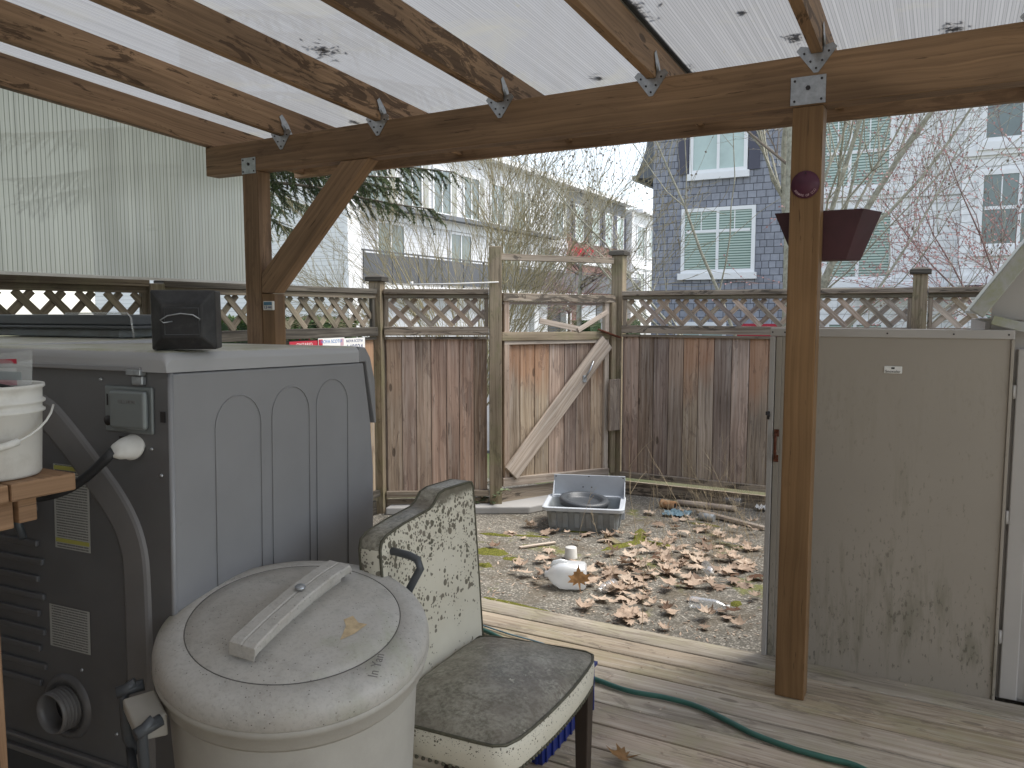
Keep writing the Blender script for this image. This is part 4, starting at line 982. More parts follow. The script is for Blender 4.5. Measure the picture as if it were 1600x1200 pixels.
b.tube(pts,.0025,6); b.build('wire_handle',M['whiteplastic'],pa,local=True)
b=MB(); b.tube(pts[8:12],.008,10); b.build('handle_grip',M['whiteplastic'],pa,local=True)
bg_=thing('plastic_bag','clear zip bag holding red edged papers, standing in the white pail','bag',(-1.78,.95,BZ+.10))
BM=frame((0,0,0),(math.cos(R(38)),math.sin(R(38)),0),(-math.sin(R(38)),math.cos(R(38)),0),(0,0,1))
b=MB()
for s in (-1,1): b.grid(lambda u,v:BM@Vector((-.10+.185*u,s*.011*math.sin(PI*u)*math.sin(PI*min(1,v+.15))+.006*math.sin(u*9+v*5),.0+.166*v+.004*math.sin(u*7))),10,8)
b.build('film',M['bag'],bg_,local=True)
b=MB(); b.grid(lambda u,v:BM@Vector((-.095+.148*u,.003,.02+.11*v)),2,2,smooth=False); b.build('paper',M['paper'],bg_,local=True,solid=.001)
b=MB(); b.grid(lambda u,v:BM@Vector((-.095+.152*u,-.004,.140+.010*v)),2,1,smooth=False); b.build('red_strip',M['redpaint'],bg_,local=True,solid=.001)
b=MB(); b.grid(lambda u,v:BM@Vector((-.095+.150*u,-.003,.094+.012*v)),2,1,smooth=False); b.build('pink_strip',plain('pink strip',(.55,.22,.25),.5),bg_,local=True,solid=.001)
b=MB(); b.grid(lambda u,v:BM@Vector((-.095+.16*u,-.0035,.112+.018*v-.008*u)),2,1,smooth=False); b.build('grey_strip',plain('grey strip',(.17,.21,.22),.5),bg_,local=True,solid=.001)
b=MB(); b.tube([(-.08,-.05,.095),(-.02,-.03,.097),(.04,.0,.096),(.09,.03,.083)],.004,6); b.build('black_cable',M['black'],bg_,local=True)

# ================================================================== TRASH CAN
CX,CY,CZ=-1.312,1.350,.768
tc_=thing('trash_can','large round pale grey trash can with a grimy domed lid and bar handle','trash can',(CX,CY,0))
tl=R(11.5); ndir=Vector((math.sin(tl)*.70,-math.sin(tl)*.714,math.cos(tl)))
# bar handle direction on the lid: towards upper right in the photo
bdir=Vector((-.16,.98,0)); 
xd=(bdir-ndir*bdir.dot(ndir)).normalized(); yd=ndir.cross(xd)
LM=frame((CX,CY,CZ),xd,yd,ndir)
RL_=.312
b=MB(); n=64; rings=[]
for k in range(9):
    f=k/8
    rings.append([])
    for i in range(n):
        a=2*PI*i/n
        base=Vector((CX+math.cos(a)*(.245+.0*f),CY+math.sin(a)*.245,0))
        top=LM@Vector((math.cos(a)*.288,math.sin(a)*.288,-.05))
        # match angles: order the rim by world azimuth
        rings[-1].append((a,f))
def body_pt(a,f,extra=0):
    # world azimuth a; rim point found on tilted circle
    d=Vector((math.cos(a),math.sin(a),0)); r=.287+extra
    rimc=LM@Vector((0,0,-.045)); nrm=ndir
    p=d-nrm*d.dot(nrm); p.normalize(); top=rimc+p*r
    base=Vector((CX+d.x*(.245+extra),CY+d.y*(.245+extra),0.0))
    return base.lerp(top,f)
V=[[b.bm.verts.new(body_pt(2*PI*i/n,k/8)) for i in range(n)] for k in range(9)]
for k in range(8):
    for i in range(n): b.face([V[k][i],V[k][(i+1)%n],V[k+1][(i+1)%n],V[k+1][i]],None,.5,True)
b.face(list(reversed(V[0])),None,.5)
b.build('bin_body',M['can'],tc_)
def ringtube(r,z,rad_,nn=64):
    return [LM@Vector((math.cos(2*PI*i/nn)*r,math.sin(2*PI*i/nn)*r,z)) for i in range(nn)]
b=MB(); b.lathe([(.284,-.105),(.297,-.103),(.304,-.092),(.303,-.070),(.311,-.062),(.313,-.050),(.305,-.042),(.288,-.044)],LM,72); b.build('bin_rim',M['can'],tc_)
b=MB(); prof=[(.292,-.052),(.300,-.050),(.304,-.040),(.303,-.022),(.299,-.008),(.289,.004),(.268,.012),(.238,.018),(.236,.0165),(.234,.019),(.195,.027),(.12,.036),(.05,.040),(0,.041)]
prof=[(q*1.027,z*(.95 if z>0 else 1)) for q,z in prof]; b.lathe(prof,LM,80); lid=b.build('lid',M['lid'],tc_)
b=MB(); b.tube([LM@Vector((math.cos(2*PI*i/90)*.2425,math.sin(2*PI*i/90)*.2425,.0170)) for i in range(90)],.0012,4,closed=True); b.build('scored_circle',plain('groove shade',(.12,.115,.105),.7),lid)
# bar handle: bridge with raised ends, plus the scooped well beneath
b=MB()
def barpt(x,y,z): return LM@Vector((x,y,z))
xs_=[-.195,-.192,-.182,-.10,0,.11,.19,.20]
zt_=[.044,.064,.070,.078,.082,.078,.068,.054]; zb3=[.034,.044,.048,.056,.060,.056,.048,.036]
hw_=[.032,.034,.034,.033,.032,.032,.032,.030]; rows=[]
for x,a,c,h_ in zip(xs_,zt_,zb3,hw_): rows.append([b.bm.verts.new(barpt(x,y,z)) for y,z in ((-h_,c),(h_,c),(h_,a-.003),(h_-.003,a),(.004,a+.0005),(.0,a-.001),(-.004,a+.0005),(-h_+.003,a),(-h_,a-.003))])
for i in range(len(rows)-1):
    for k in range(9): b.face([rows[i][k],rows[i][(k+1)%9],rows[i+1][(k+1)%9],rows[i+1][k]],None,.5,False)
b.face(rows[0],None,.5); b.face(list(reversed(rows[-1])),None,.5)
b.build('bar_handle',M['lid'],lid,bevel=.0015)
b=MB()
b.beam(barpt(-.165,0,.036),barpt(0,0,.046),.034,.030,up=tuple(ndir)); b.beam(barpt(.001,0,.046),barpt(.17,0,.036),.034,.030,up=tuple(ndir))
b.build('handle_web',M['lid'],lid)
b=MB(); b.lathe([(0,.094),(.009,.093),(.0125,.090),(.0125,.086),(0,.086)],LM@Matrix.Translation((.02,.0,0)),14); b.build('rivet',M['galv'],lid)
textobj('In Yan','scratched_word',plain('scratch ink',(.17,.16,.15),.7),.030,LM@frame((-.085,-.262,.0235),(.93,.30,.02),(-.30,.93,.12),(0,0,1)),lid,.0003)
b=MB()
ps=[(-.03,-.150),(.005,-.165),(.052,-.172),(.046,-.152),(.062,-.128),(.038,-.118),(.02,-.135)]
def domez(x,y):
    r=math.hypot(x,y)
    for (r1,z1),(r2,z2) in zip(prof[10:-1],prof[11:]):
        if r2<=r<=r1: return z2+(z1-z2)*(r-r2)/(r1-r2)
    return .03
b.face([b.bm.verts.new(LM@Vector((x-.02,y,domez(x-.02,y)+.0012))) for x,y in ps],None,.5); b.build('tan_stain',M['lidstain'],lid)
# side handles: right dark loop, left bracket and clamp
def canpt(az,r,z): 
    d=Vector((math.cos(az),math.sin(az),0)); p=(d-ndir*d.dot(ndir)).normalized(); return LM@Vector((0,0,z))+p*r, p
# loop: behind and right of the lid
b=MB(); az=R(80)
def hp(daz,r,z): return canpt(az+daz,r,z)[0]
HY=1.665; b.tube([PY(592,930,HY),PY(591,900,HY),PY(593,885,HY),PY(605,866,HY),PY(614,861,HY),PY(640,868,HY),PY(652,874,HY),PY(657,888,HY),PY(640,920,HY),PY(632,945,HY)],.0105,10); b.build('loop_handle',M['darkplastic'],tc_)
az=R(247)
b=MB(); 
pts_=[]
for daz,r0 in ((R(-9),.0),(R(9),.0)):
    for r_,z in ((.310,-.078),(.375,-.082),(.375,-.115),(.310,-.135)): pts_.append(canpt(az+daz,r_,z)[0])
v=[b.bm.verts.new(p) for p in pts_]
b.face(v[:4],None,.5); b.face(list(reversed(v[4:])),None,.5)
for i in range(4): j=(i+1)%4; b.face([v[i],v[i+4],v[j+4],v[j]],None,.5)
b.build('side_bracket',M['can'],tc_,bevel=.006,seg=3)
b=MB()
for dz in (R(-12),R(12)):
    b.tube([canpt(az+dz,.345,-.062)[0],canpt(az+dz,.370,-.075)[0],canpt(az+dz,.372,-.12)[0],canpt(az+dz,.372,-.20)[0],canpt(az+dz*.9,.355,-.235)[0]],.0115,8)
    b.tube([canpt(az+dz,.330,-.072)[0],canpt(az+dz,.385,-.078)[0]],.013,8)
b.tube([canpt(az-R(12),.368,-.225)[0],canpt(az,.372,-.235)[0],canpt(az+R(12),.368,-.225)[0]],.010,8)
b.build('locking_handle',M['darkplastic'],tc_)

# ================================================================== CHAIR
ch=thing('side_chair','old cream vinyl dining chair speckled with mildew behind the trash can','chair',(-1.08,1.86,0))
SZ=.475
BRp,FRp,FLp,BLp=Vector((-1.275,2.125,SZ)),Vector((-.885,2.172,SZ)),Vector((-.872,1.577,SZ)),Vector((-1.255,1.555,SZ))
cen=(BRp+FRp+FLp+BLp)/4
def seatpt(u,v,in_=0):
    p=(BLp.lerp(BRp,v)).lerp(FLp.lerp(FRp,v),u)
    # rounded corners + front bow
    p=p+Vector((.018*math.sin(PI*v)*u,0,0)); cu,cv=abs(2*u-1),abs(2*v-1); k=1-.06*(cu*cv)**9; p=Vector((cen.x+(p.x-cen.x)*k,cen.y+(p.y-cen.y)*k,p.z))
    return p
b=MB(); N_=20
def crown(u,v): return .046*(math.sin(PI*min(max(u,0),1))**.55)*(math.sin(PI*min(max(v,0),1))**.55)
g=[[None]*(N_+1) for _ in range(N_+1)]
for i in range(N_+1):
    for j in range(N_+1):
        p=seatpt(i/N_,j/N_); p=p+Vector((0,0,-.008+crown(i/N_,j/N_)+.002*noise.noise(Vector((i*.5,j*.5,0))))); g[i][j]=b.bm.verts.new(p)
for i in range(N_):
    for j in range(N_): b.face([g[i][j],g[i+1][j],g[i+1][j+1],g[i][j+1]],None,.5,True)
seat=b.build('seat_cushion',M['vtop'],ch)
def rim(z,out=0):
    P=[]
    for k in range(40):
        s_=k/10; e=int(s_); f=s_-e
        u,v=[(f,0),(1,f),(1-f,1),(0,1-f)][e]
        p=seatpt(u,v); d=(p-cen); d.z=0; d.normalize(); P.append(Vector((p.x,p.y,0))+d*out+Vector((0,0,z)))
    return P
b=MB(); L_=[rim(SZ-.008,.0),rim(SZ-.014,.006),rim(SZ-.045,.009),rim(SZ-.078,.005),rim(SZ-.088,-.002)]
VV=[[b.bm.verts.new(p) for p in r] for r in L_]
for a in range(4):
    for i in range(40): b.face([VV[a][i],VV[a][(i+1)%40],VV[a+1][(i+1)%40],VV[a+1][i]],None,.5,True)
b.face(VV[-1],None,.5); b.build('seat_border',M['vside'],ch)
b=MB(); b.tube(rim(SZ-.008,.003),.0042,6,closed=True); b.build('seat_piping',M['piping'],ch)
b=MB()
R_=rim(SZ-.086,.002)
for i in range(40):
    a,c=R_[i],R_[(i+1)%40]
    m=max(1,int((c-a).length/.013))
    for k in range(m):
        p=a.lerp(c,k/m); b.lathe([(0,.006),(.0045,.004),(.006,0),(.0045,-.004),(0,-.006)],Matrix.Translation(p),6)
b.build('nail_trim',M['piping'],ch)
# backrest: front face outline in (s along width, z); s=0 right end, 1 left end
BR0=Vector((-1.268,2.135,0)); BL0=Vector((-1.238,1.615,0)); lean=Vector((-.035,-.0,0))
sdir=(BL0-BR0); 
def bp(s,z,t=0):   # t: thickness backwards
    nrm=Vector((-sdir.normalized().y*1,sdir.normalized().x,0)); 
    if nrm.x>0: nrm=-nrm
    bow=.015*math.sin(PI*s)
    return BR0+sdir*s+lean*((z-.44)/.5)+nrm*(t+bow)+Vector((0,0,z))
top=[(0.0,.945),(.012,.960),(.04,.964),(.30,.966),(.36,.960),(.42,.936),(.47,.926),(.6,.922),(.8,.918),(.93,.910),(.98,.900),(1.0,.88)]
def ztop(s):
    for (a,za),(c,zc) in zip(top[:-1],top[1:]):
        if a<=s<=c: return za+(zc-za)*(s-a)/(c-a)
    return top[-1][1]
ss_=[0,.012,.04,.12,.2,.3,.36,.42,.47,.55,.65,.75,.85,.93,.98,1.0]
NV=14
def bgrid(mb,t,flip=False,puff=0.):
    g=[]
    for s in ss_:
        row=[]
        for j in range(NV+1):
            z=.44+(ztop(s)-.44)*j/NV
            pf=puff*(math.sin(PI*min(1,max(0,s)))**.5)*(math.sin(PI*min(1,max(.0,j/NV)))**.4)
            row.append(mb.bm.verts.new(bp(s,z,t-pf)))
        g.append(row)
    for i in range(len(ss_)-1):
        for j in range(NV): mb.face([g[i][j],g[i+1][j],g[i+1][j+1],g[i][j+1]],None,.5,True)
    return g
b=MB(); bgrid(b,0,puff=.016); b.build('backrest',M['vback'],ch,fixn=True)
b=MB(); bgrid(b,.065,puff=-.01); b.build('back_cover',M['vside'],ch)
def border(s0list,t0,t1,mat,name):
    b=MB(); rows=[]
    for t in (t0,t0+(t1-t0)*.15,(t0+t1)/2,t1-(t1-t0)*.15,t1):
        k=.004 if t not in (t0,t1) else 0
        row=[]
        for s,z in s0list: row.append(b.bm.verts.new(bp(s+(k*2 if s>.99 else (-k*2 if s<.01 else 0)),z+(k if .005<s<.995 or z>.9 else 0),t)))
        rows.append(row)
    for a in range(len(rows)-1):
        for i in range(len(rows[0])-1): b.face([rows[a][i],rows[a][i+1],rows[a+1][i+1],rows[a+1][i]],None,.5,True)
    return b.build(name,mat,ch)
border([(s,ztop(s)) for s in ss_],0,.065,M['vtop'],'back_top_border')
border([(1.0,.44+(.88-.44)*k/10) for k in range(11)],0,.065,M['vback'],'back_side_border')
border([(0.0,.44+(.945-.44)*k/10) for k in range(11)],0,.065,M['vback'],'back_side_border')
b=MB()
for t in (0.0,.065):
    b.tube([bp(0,.44,t)]+[bp(0,.7,t)]+[bp(s,ztop(s),t) for s in ss_]+[bp(1,.7,t),bp(1,.44,t)],.0042,6)
b.build('back_piping',M['piping'],ch)
b=MB(); b.box(-1.33,-1.25,1.60,2.12,.38,.445); b.build('back_rail',M['chairleg'],ch)
for p,q in ((FRp+Vector((-.03,-.035,0)),Vector((.0,.0,0))),(FLp+Vector((-.03,.035,0)),Vector((0,0,0))),(BRp+Vector((-.04,-.04,0)),Vector((-.05,.0,0))),(BLp+Vector((-.04,.04,0)),Vector((-.05,0,0)))):
    b=MB(); b.beam((p.x,p.y,SZ-.088),(p.x+q.x,p.y+q.y,0),.046,.046,up=(1,0,0),taper=.72); b.build('leg',M['chairleg'],ch,bevel=.003)

# blue crate under the chair
cr=thing('crate','blue plastic crate with ribbed sides under the cream chair','crate',(-1.28,2.46,0))
b=MB(); x0,x1,y0,y1=-1.46,-1.115,2.26,2.70; hh=.17
for a in ((x0,x1,y0,y0+.006),(x0,x1,y1-.006,y1),(x0,x0+.006,y0+.0062,y1-.0062),(x1-.006,x1,y0+.0062,y1-.0062)): b.box(*a,.0,hh)
b.box(x0+.0062,x1-.0062,y0+.0062,y1-.0062,.002,.008); b.build('tray',M['blue'],cr)
b=MB()
for k in range(9): b.box(x1,x1+.007,y0+.02+k*.05,y0+.028+k*.05,0.002,hh-.01,axis='z')
for k in range(7): b.box(x0+.02+k*.05,x0+.028+k*.05,y0-.007,y0,0.002,hh-.01,axis='z')
b.build('ribs',M['blue'],cr)
b=MB(); b.box(x0-.01,x1+.01,y0-.010,y0+.0,hh,hh+.012); b.box(x0-.01,x1+.01,y1,y1+.01,hh,hh+.012); b.box(x1,x1+.01,y0,y1,hh,hh+.012,axis='y'); b.box(x0-.01,x0,y0,y1,hh,hh+.012,axis='y'); b.build('rim',M['blue'],cr)
# garden hose
def catmull(P,n=8):
    P=[Vector(p) for p in P]; out=[]
    for i in range(len(P)-1):
        p0=P[max(0,i-1)];p1=P[i];p2=P[i+1];p3=P[min(len(P)-1,i+2)]
        for k in range(n):
            t=k/n; out.append(.5*((2*p1)+(-p0+p2)*t+(2*p0-5*p1+4*p2-p3)*t*t+(-p0+3*p1-3*p2+p3)*t*t*t))
    return out+[P[-1]]
hz=.0135
HP=[(-2.5,3.05),(-2.15,3.16),(-1.846,3.112),(-1.5,2.98)]+[tuple(PZ(x,y,hz).xy) for x,y in ((940,1065),(985,1080),(1040,1090),(1090,1104),(1140,1128),(1180,1148),(1240,1170),(1290,1184),(1345,1200))]+[(-.05,2.62),(.3,2.3),(.9,2.2)]
b=MB(); b.tube(catmull([(x,y,hz) for x,y in HP]),.0105,10); tag(b.build('garden_hose',M['hose'],origin=(-1.,2.9,0)),'dark green garden hose curving across the deck boards','hose')
b=MB(); b.tube(catmull([PZ(x,y,.008) for x,y in ((740,972),(775,984),(800,992),(830,1000),(850,1006))]),.004,8); tag(b.build('teal_cord',M['bluewrap'],origin=PZ(800,992,0)),'thin teal cord lying on the deck behind the chair seat','cord')

# ================================================================== PATIO CLUTTER
TU=Vector((.475,.16,0)).normalized(); TV=Vector((-TU.y,TU.x,0))
tb=thing('utility_tub','grey plastic utility tub with a tall back plate by the gate','tub',(-2.365,5.512,ZG),math.atan2(TU.y,TU.x)); tb.scale=(1.13,1,1)
b=MB(); n=1
def rrect(w_,d_,r_,k=5):
    P=[]
    for cx,cy,a0 in ((w_-r_,d_-r_,0),(-w_+r_,d_-r_,90),(-w_+r_,-d_+r_,180),(w_-r_,-d_+r_,270)):
        for i in range(k+1): a=R(a0+90*i/k); P.append((cx+r_*math.cos(a),cy+r_*math.sin(a)))
    return P
def loft(mb,sections,close0=True,close1=False,smooth=False):
    rows=[[mb.bm.verts.new((x,y,z)) for x,y in P] for P,z in sections]
    m=len(rows[0])
    for a in range(len(rows)-1):
        for i in range(m): mb.face([rows[a][i],rows[a][(i+1)%m],rows[a+1][(i+1)%m],rows[a+1][i]],None,.5,smooth)
    if close0: mb.face(list(reversed(rows[0])),None,.5)
    if close1: mb.face(rows[-1],None,.5)
loft(b,[(rrect(.225,.18,.03),.002),(rrect(.245,.20,.035),.17),(rrect(.235,.19,.03),.172),(rrect(.215,.17,.03),.012)],True,True); b.build('basin',M['tub'],tb,local=True)
b=MB(); loft(b,[(rrect(.247,.202,.035),.155),(rrect(.268,.224,.04),.16),(rrect(.270,.226,.04),.185),(rrect(.262,.218,.04),.190),(rrect(.236,.192,.03),.186),(rrect(.236,.192,.03),.165)],False); b.build('rim',M['tubtop'],tb,local=True)
b=MB()
for k in range(6): x=-.19+k*.076; b.beam((x,-.188,.03),(x,-.203,.15),.036,.014,up=(0,1,0))
for k in range(4): y=-.12+k*.08; b.beam((.232,y,.03),(.248,y,.15),.036,.014,up=(1,0,0))
b.build('ribs',M['tub'],tb,local=True,bevel=.005)
b=MB(); b.box(-.235,.262,.228,.238,.0,.345); b.prism([(-.235,.2275,.19),(-.235,.12,.19),(-.235,.2275,.30)],(.006,0,0)); b.prism([(.256,.2275,.19),(.256,.12,.19),(.256,.2275,.30)],(.006,0,0)); b.build('back_plate',M['tubtop'],tb,local=True,bevel=.002)
b=MB()
for x,z in ((-.22,.33),(.247,.33),(.01,.335),(.247,.08),(-.03,.25),(.03,.25)): b.tube([(x,.2265,z),(x,.228,z)],.005,8)
b.build('screw_holes',M['nail'],tb,local=True)
b=MB(); Q=Matrix.Translation(tb.location)@Matrix.Rotation(math.atan2(TU.y,TU.x),4,'Z')@Matrix.Translation((-.01,.02,.165))@Matrix.Rotation(R(3),4,'X')@Matrix.Rotation(R(4),4,'Y')
b.lathe([(.0,.012),(.10,.014),(.135,.022),(.14,.044),(.165,.050),(.185,.046),(.192,.030),(.185,.0),(.0,.0)],Q,44); dd=b.build('pan',M['darkplastic'],origin=Q.translation)
tag(dd,'round dark grey pan lying inside the grey tub','pan')
# milk jug on its side
jp=PZ(884,918,ZG); jg=thing('milk_jug','translucent white milk jug on its side among the leaves','jug',(jp.x,jp.y,ZG),R(200))
b=MB()
JQ=Matrix.Translation((0,0,.078))@Matrix.Rotation(R(90),4,'Y')
def sq(r,k=.75,n=28):
    P=[]
    for i in range(n):
        a=2*PI*i/n; c,s=math.cos(a),math.sin(a); P.append((math.copysign(abs(c)**k,c)*r,math.copysign(abs(s)**k,s)*r))
    return P
secs=[(sq(.066),-.12),(sq(.075,.6),-.108),(sq(.077,.55),0.),(sq(.074,.6),.035),(sq(.055,.8),.075),(sq(.03,1.),.10),(sq(.019,1.),.108),(sq(.019,1.),.125)]
rows=[[b.bm.verts.new(JQ@Vector((x,y,z))) for x,y in P] for P,z in secs]
for a in range(len(rows)-1):
    for i in range(28): b.face([rows[a][i],rows[a][(i+1)%28],rows[a+1][(i+1)%28],rows[a+1][i]],None,.5,True)
b.face(rows[0],None,.5); b.face(rows[-1],None,.5); b.build('bottle',M['milky'],jg,local=True)
b=MB(); b.tube([JQ@Vector(p) for p in ((-.05,0,.085),(-.075,0,.07),(-.085,0,.03),(-.078,0,-.01))],.011,8); b.build('grip',M['milky'],jg,local=True)
cp=PZ(892,872,ZG); b=MB(); b.lathe([(0,.001),(.036,.001),(.038,.004),(.043,.07),(.045,.074),(.041,.073),(.036,.008),(0,.006)],Matrix.Translation((cp.x,cp.y,ZG+.076))@Matrix.Rotation(R(180),4,'X'),28)
tag(b.build('plastic_cup',M['whiteplastic'],origin=(cp.x,cp.y,ZG)),'white plastic cup standing upside down behind the milk jug','cup')
def pet(px,py,az,L,r,label,mat='clear',cap='whiteplastic',tilt=0,sc=1):
    p=PZ(px,py,ZG); t=thing('plastic_bottle',label,'bottle',(p.x,p.y,ZG),az,'plastic bottles lying on the patio')
    Q=Matrix.Translation((-L/2,0,r+.002))@Matrix.Rotation(R(90)-tilt,4,'Y')
    pr=[(0,.004),(r*.6,.0),(r*.92,.006),(r,.02)]
    z=.03
    while z<L*.62: pr+=[(r*.955,z),(r,z+.006),(r,z+.012)]; z+=.018
    pr+=[(r,L*.66),(r*.9,L*.72),(r*.62,L*.82),(r*.36,L*.88),(r*.34,L*.93)]
    b=MB(); b.lathe(pr,Q,24); b.build('bottle',M[mat],t,local=True)
    b=MB(); b.lathe([(0,L*.93),(r*.43,L*.93),(r*.43,L),(0,L)],Q,16); b.build('cap',M[cap],t,local=True)
    return t
pet(948,925,R(-102),.17,.030,'clear plastic bottle pointing at the viewer, beside the milk jug')
pet(1107,897,R(-62),.19,.030,'clear plastic bottle half buried in leaves behind the other two')
pet(1108,954,R(2),.22,.033,'clear plastic bottle lying crosswise nearest the deck')
pet(1140,788,R(160),.22,.034,'crumpled clear bottle lying by the fence kick board')
cn=thing('can','rusty orange tin can on its side by the fence','can',tuple(PZ(1044,795,ZG)),R(-12))
b=MB(); Q=Matrix.Translation((-.065,0,.037))@Matrix.Rotation(R(90),4,'Y'); pr=[(.0,.004),(.033,.004),(.036,0),(.036,.01)]
for k in range(6): pr+=[(.034,.02+k*.016),(.036,.028+k*.016)]
pr+=[(.036,.125),(.033,.129),(.02,.128)]; b.lathe(pr,Q,24); b.build('shell',M['orange'],cn,local=True)
b=MB(); b.lathe([(0,.1275),(.032,.1275)],Q,20); b.build('open_end',M['nail'],cn,local=True)
# debris sticks and pipe
b=MB(); p=PZ(1058,790,ZG); q=PZ(1105,795,ZG); b.tube([p+Vector((0,0,.028)),q+Vector((0,0,.028))],.026,14); b.tube([q+Vector((0,0,.027)),PZ(1150,800,ZG)+Vector((0,0,.027))],.024,14)
tag(b.build('cardboard_tube',M['silver'],origin=p),'brown cardboard tube lying by the fence, right of the tin can','tube')
b=MB(); p=PZ(1090,804,ZG); q=PZ(1195,829,ZG); b.beam(p+Vector((0,0,.03)),q+Vector((0,0,.018)),.05,.022); tag(b.build('wood_lath',M['silver'],origin=p),'thin weathered wooden lath on the ground by the fence','stick')
b=MB(); p=PZ(1093,812,ZG); b.tube([p+Vector((0,0,.03)),p+Vector((.12,-.02,.03))],.03,14); tag(b.build('concrete_chunk',M['tub'],origin=p),'short grey green cylinder stub lying beside the wooden lath','stub')
b=MB(); p=PZ(812,858,ZG); q=PZ(868,850,ZG); b.beam(p+Vector((0,0,.012)),q+Vector((0,0,.012)),.03,.01); tag(b.build('wood_sliver',M['silver'],origin=p),'pale wood sliver left of the plastic cup','stick')
b=MB(); p=PZ(948,840,ZG); q=PZ(966,853,ZG); b.beam(p+Vector((0,0,.012)),q+Vector((0,0,.012)),.05,.016); tag(b.build('wood_chip',M['fpost'],origin=p),'short flat wood offcut in front of the grey tub','stick')
random.seed(5)
b=MB(); p=PZ(1058,806,ZG)
b.grid(lambda u,v:p+Vector(((u-.5)*.20,(v-.5)*.17,.025+.030*noise.noise(Vector((u*6,v*6,1)))+.015*noise.noise(Vector((u*15,v*15,3))))),16,16); tag(b.build('crumpled_wrapper',M['bluewrap'],origin=p),'crumpled pale blue wrapper in front of the tin can','wrapper')
b=MB(); p=PZ(1190,798,ZG); b.grid(lambda u,v:p+Vector(((u-.5)*.10,(v-.5)*.10,.03+.035*noise.noise(Vector((u*6,v*6,5))))),10,10); tag(b.build('paper_scrap',M['paper'],origin=p),'small white scrap of paper by the shed door edge','scrap')
b=MB(); b.prism([(-3.9,5.04,ZG),(-2.9,5.62,ZG),(-2.5,6.55,ZG),(-2.72,6.62,ZG),(-3.22,5.70,ZG),(-3.95,5.22,ZG)],(0,0,.06)); structure(b.build('threshold_slab',M['walk'],bevel=.01))
# moss
random.seed(11)
b=MB()
def mossblob(px,py,a,c,h,rot=0):
    p=PZ(px,py,ZG); N1=14
    cr_,sr_=math.cos(rot),math.sin(rot)
    def f(u,v):
        r=u; an=v*2*PI; k=1+.35*noise.noise(Vector((math.cos(an)*1.5+px,math.sin(an)*1.5,0)))
        x=math.cos(an)*r*a*k; y=math.sin(an)*r*c*k
        z=h*(1-r**2.5)*(.8+.6*noise.noise(Vector((x*30,y*30,px))))-.001*(r>.98)
        return p+Vector((x*cr_-y*sr_,x*sr_+y*cr_,max(z,-.002)))
    b.grid(f,8,28)
for a in ((975,860-8,.22,.04,.016,1.1),(1020,850,.15,.05,.018,.0),(1000,838,.05,.20,.014,.3),(765,862,.13,.09,.014,0),(758,884,.05,.035,.02,0),(800,873,.08,.04,.008,.2),(830,838,.14,.02,.01,.3),(1100,820,.12,.03,.01,0),(1150,944,.03,.05,.014,0),(775,836,.12,.03,.014,.2),(900,830,.12,.04,.01,.3),(800,943,.25,.02,.006,-.05),(1165,856,.05,.03,.01,0),(835,853,.10,.02,.008,.2)): mossblob(*a)
tag(b.build('moss',M['moss'],origin=(-2,5,ZG)),'yellow green moss in cracks of the patio','moss',kind='stuff')
# fallen leaves
OUT=[(0,-.52),(.05,-.08),(.30,-.20),(.24,-.06),(.52,-.04),(.40,.08),(.50,.26),(.30,.22),(.22,.30),(.20,.40),(.10,.40),(0,.66),(-.10,.40),(-.20,.40),(-.22,.30),(-.30,.22),(-.50,.26),(-.40,.08),(-.52,-.04),(-.24,-.06),(-.30,-.20),(-.05,-.08)]
def leaf(mb,pos,size,rot,tilt,curl,rnd):
    Mx=Matrix.Translation(pos)@Matrix.Rotation(rot,4,'Z')@Matrix.Rotation(tilt,4,'X')
    o=random.random()*9
    def P(x,y):
        r=math.hypot(x,y); z=curl*(r*r)*1.0+.10*noise.noise(Vector((x*3+o,y*3,o)))*(.4+r)
        return Mx@(Vector((x*(1-.25*curl*r),y*(1-.25*curl*r),z))*size)
    c=mb.bm.verts.new(P(0,0)); mid=[mb.bm.verts.new(P(x*.5,y*.5)) for x,y in OUT]; out=[mb.bm.verts.new(P(x*random.uniform(.9,1.1),y*random.uniform(.9,1.1))) for x,y in OUT]
    n=len(OUT)
    for i in range(n):
        j=(i+1)%n; mb.face([c,mid[i],mid[j]],None,rnd,True); mb.face([mid[i],out[i],out[j],mid[j]],None,rnd,True)
random.seed(21)
b=MB(); LK=.56
clusters=[(950,890,90,38,55),(1010,880,90,26,62),(1020,925,80,26,34),(1000,965,45,16,22),(880,832,75,12,42),(1090,890,85,26,60),(1160,900,55,45,35),(850,905,45,16,14),(1100,860,110,30,40),(1040,850,90,25,26),(820,885,45,22,16),(985,965,25,10,10),(1120,975,45,14,12),(1060,820,130,18,30),(960,920,50,25,45),(1165,770,60,25,0),(800,850,45,20,8),(830,800,40,8,8),(1150,830,60,25,16)]
for cx,cy,sx,sy,n in clusters:
    sx*=1.25; sy*=1.3
    for k in range(int(n*LK)):
        px=random.gauss(cx,sx*.5); py=random.gauss(cy,sy*.5); 
        p=PZ(px,py,ZG)
        if p.y<3.6 or p.y>6.5 or p.x<-3.4 or p.x>.1: continue
        if 845<px<1000 and py<836 and p.y>5.2: continue
        if (p-jp).length<.09: continue
        d=abs(random.gauss(0,1)); leaf(b,p+Vector((0,0,.012+.016*min(d,1.8))),random.uniform(.06,.135),random.random()*6.28,random.gauss(0,.22),random.choice((-.3,.2,.5,.4,.9)),random.random())
tag(b.build('fallen_leaves',M['leaf'],origin=(-1.7,4.9,ZG)),'dry tan maple leaves scattered over the patio','leaves',kind='stuff')
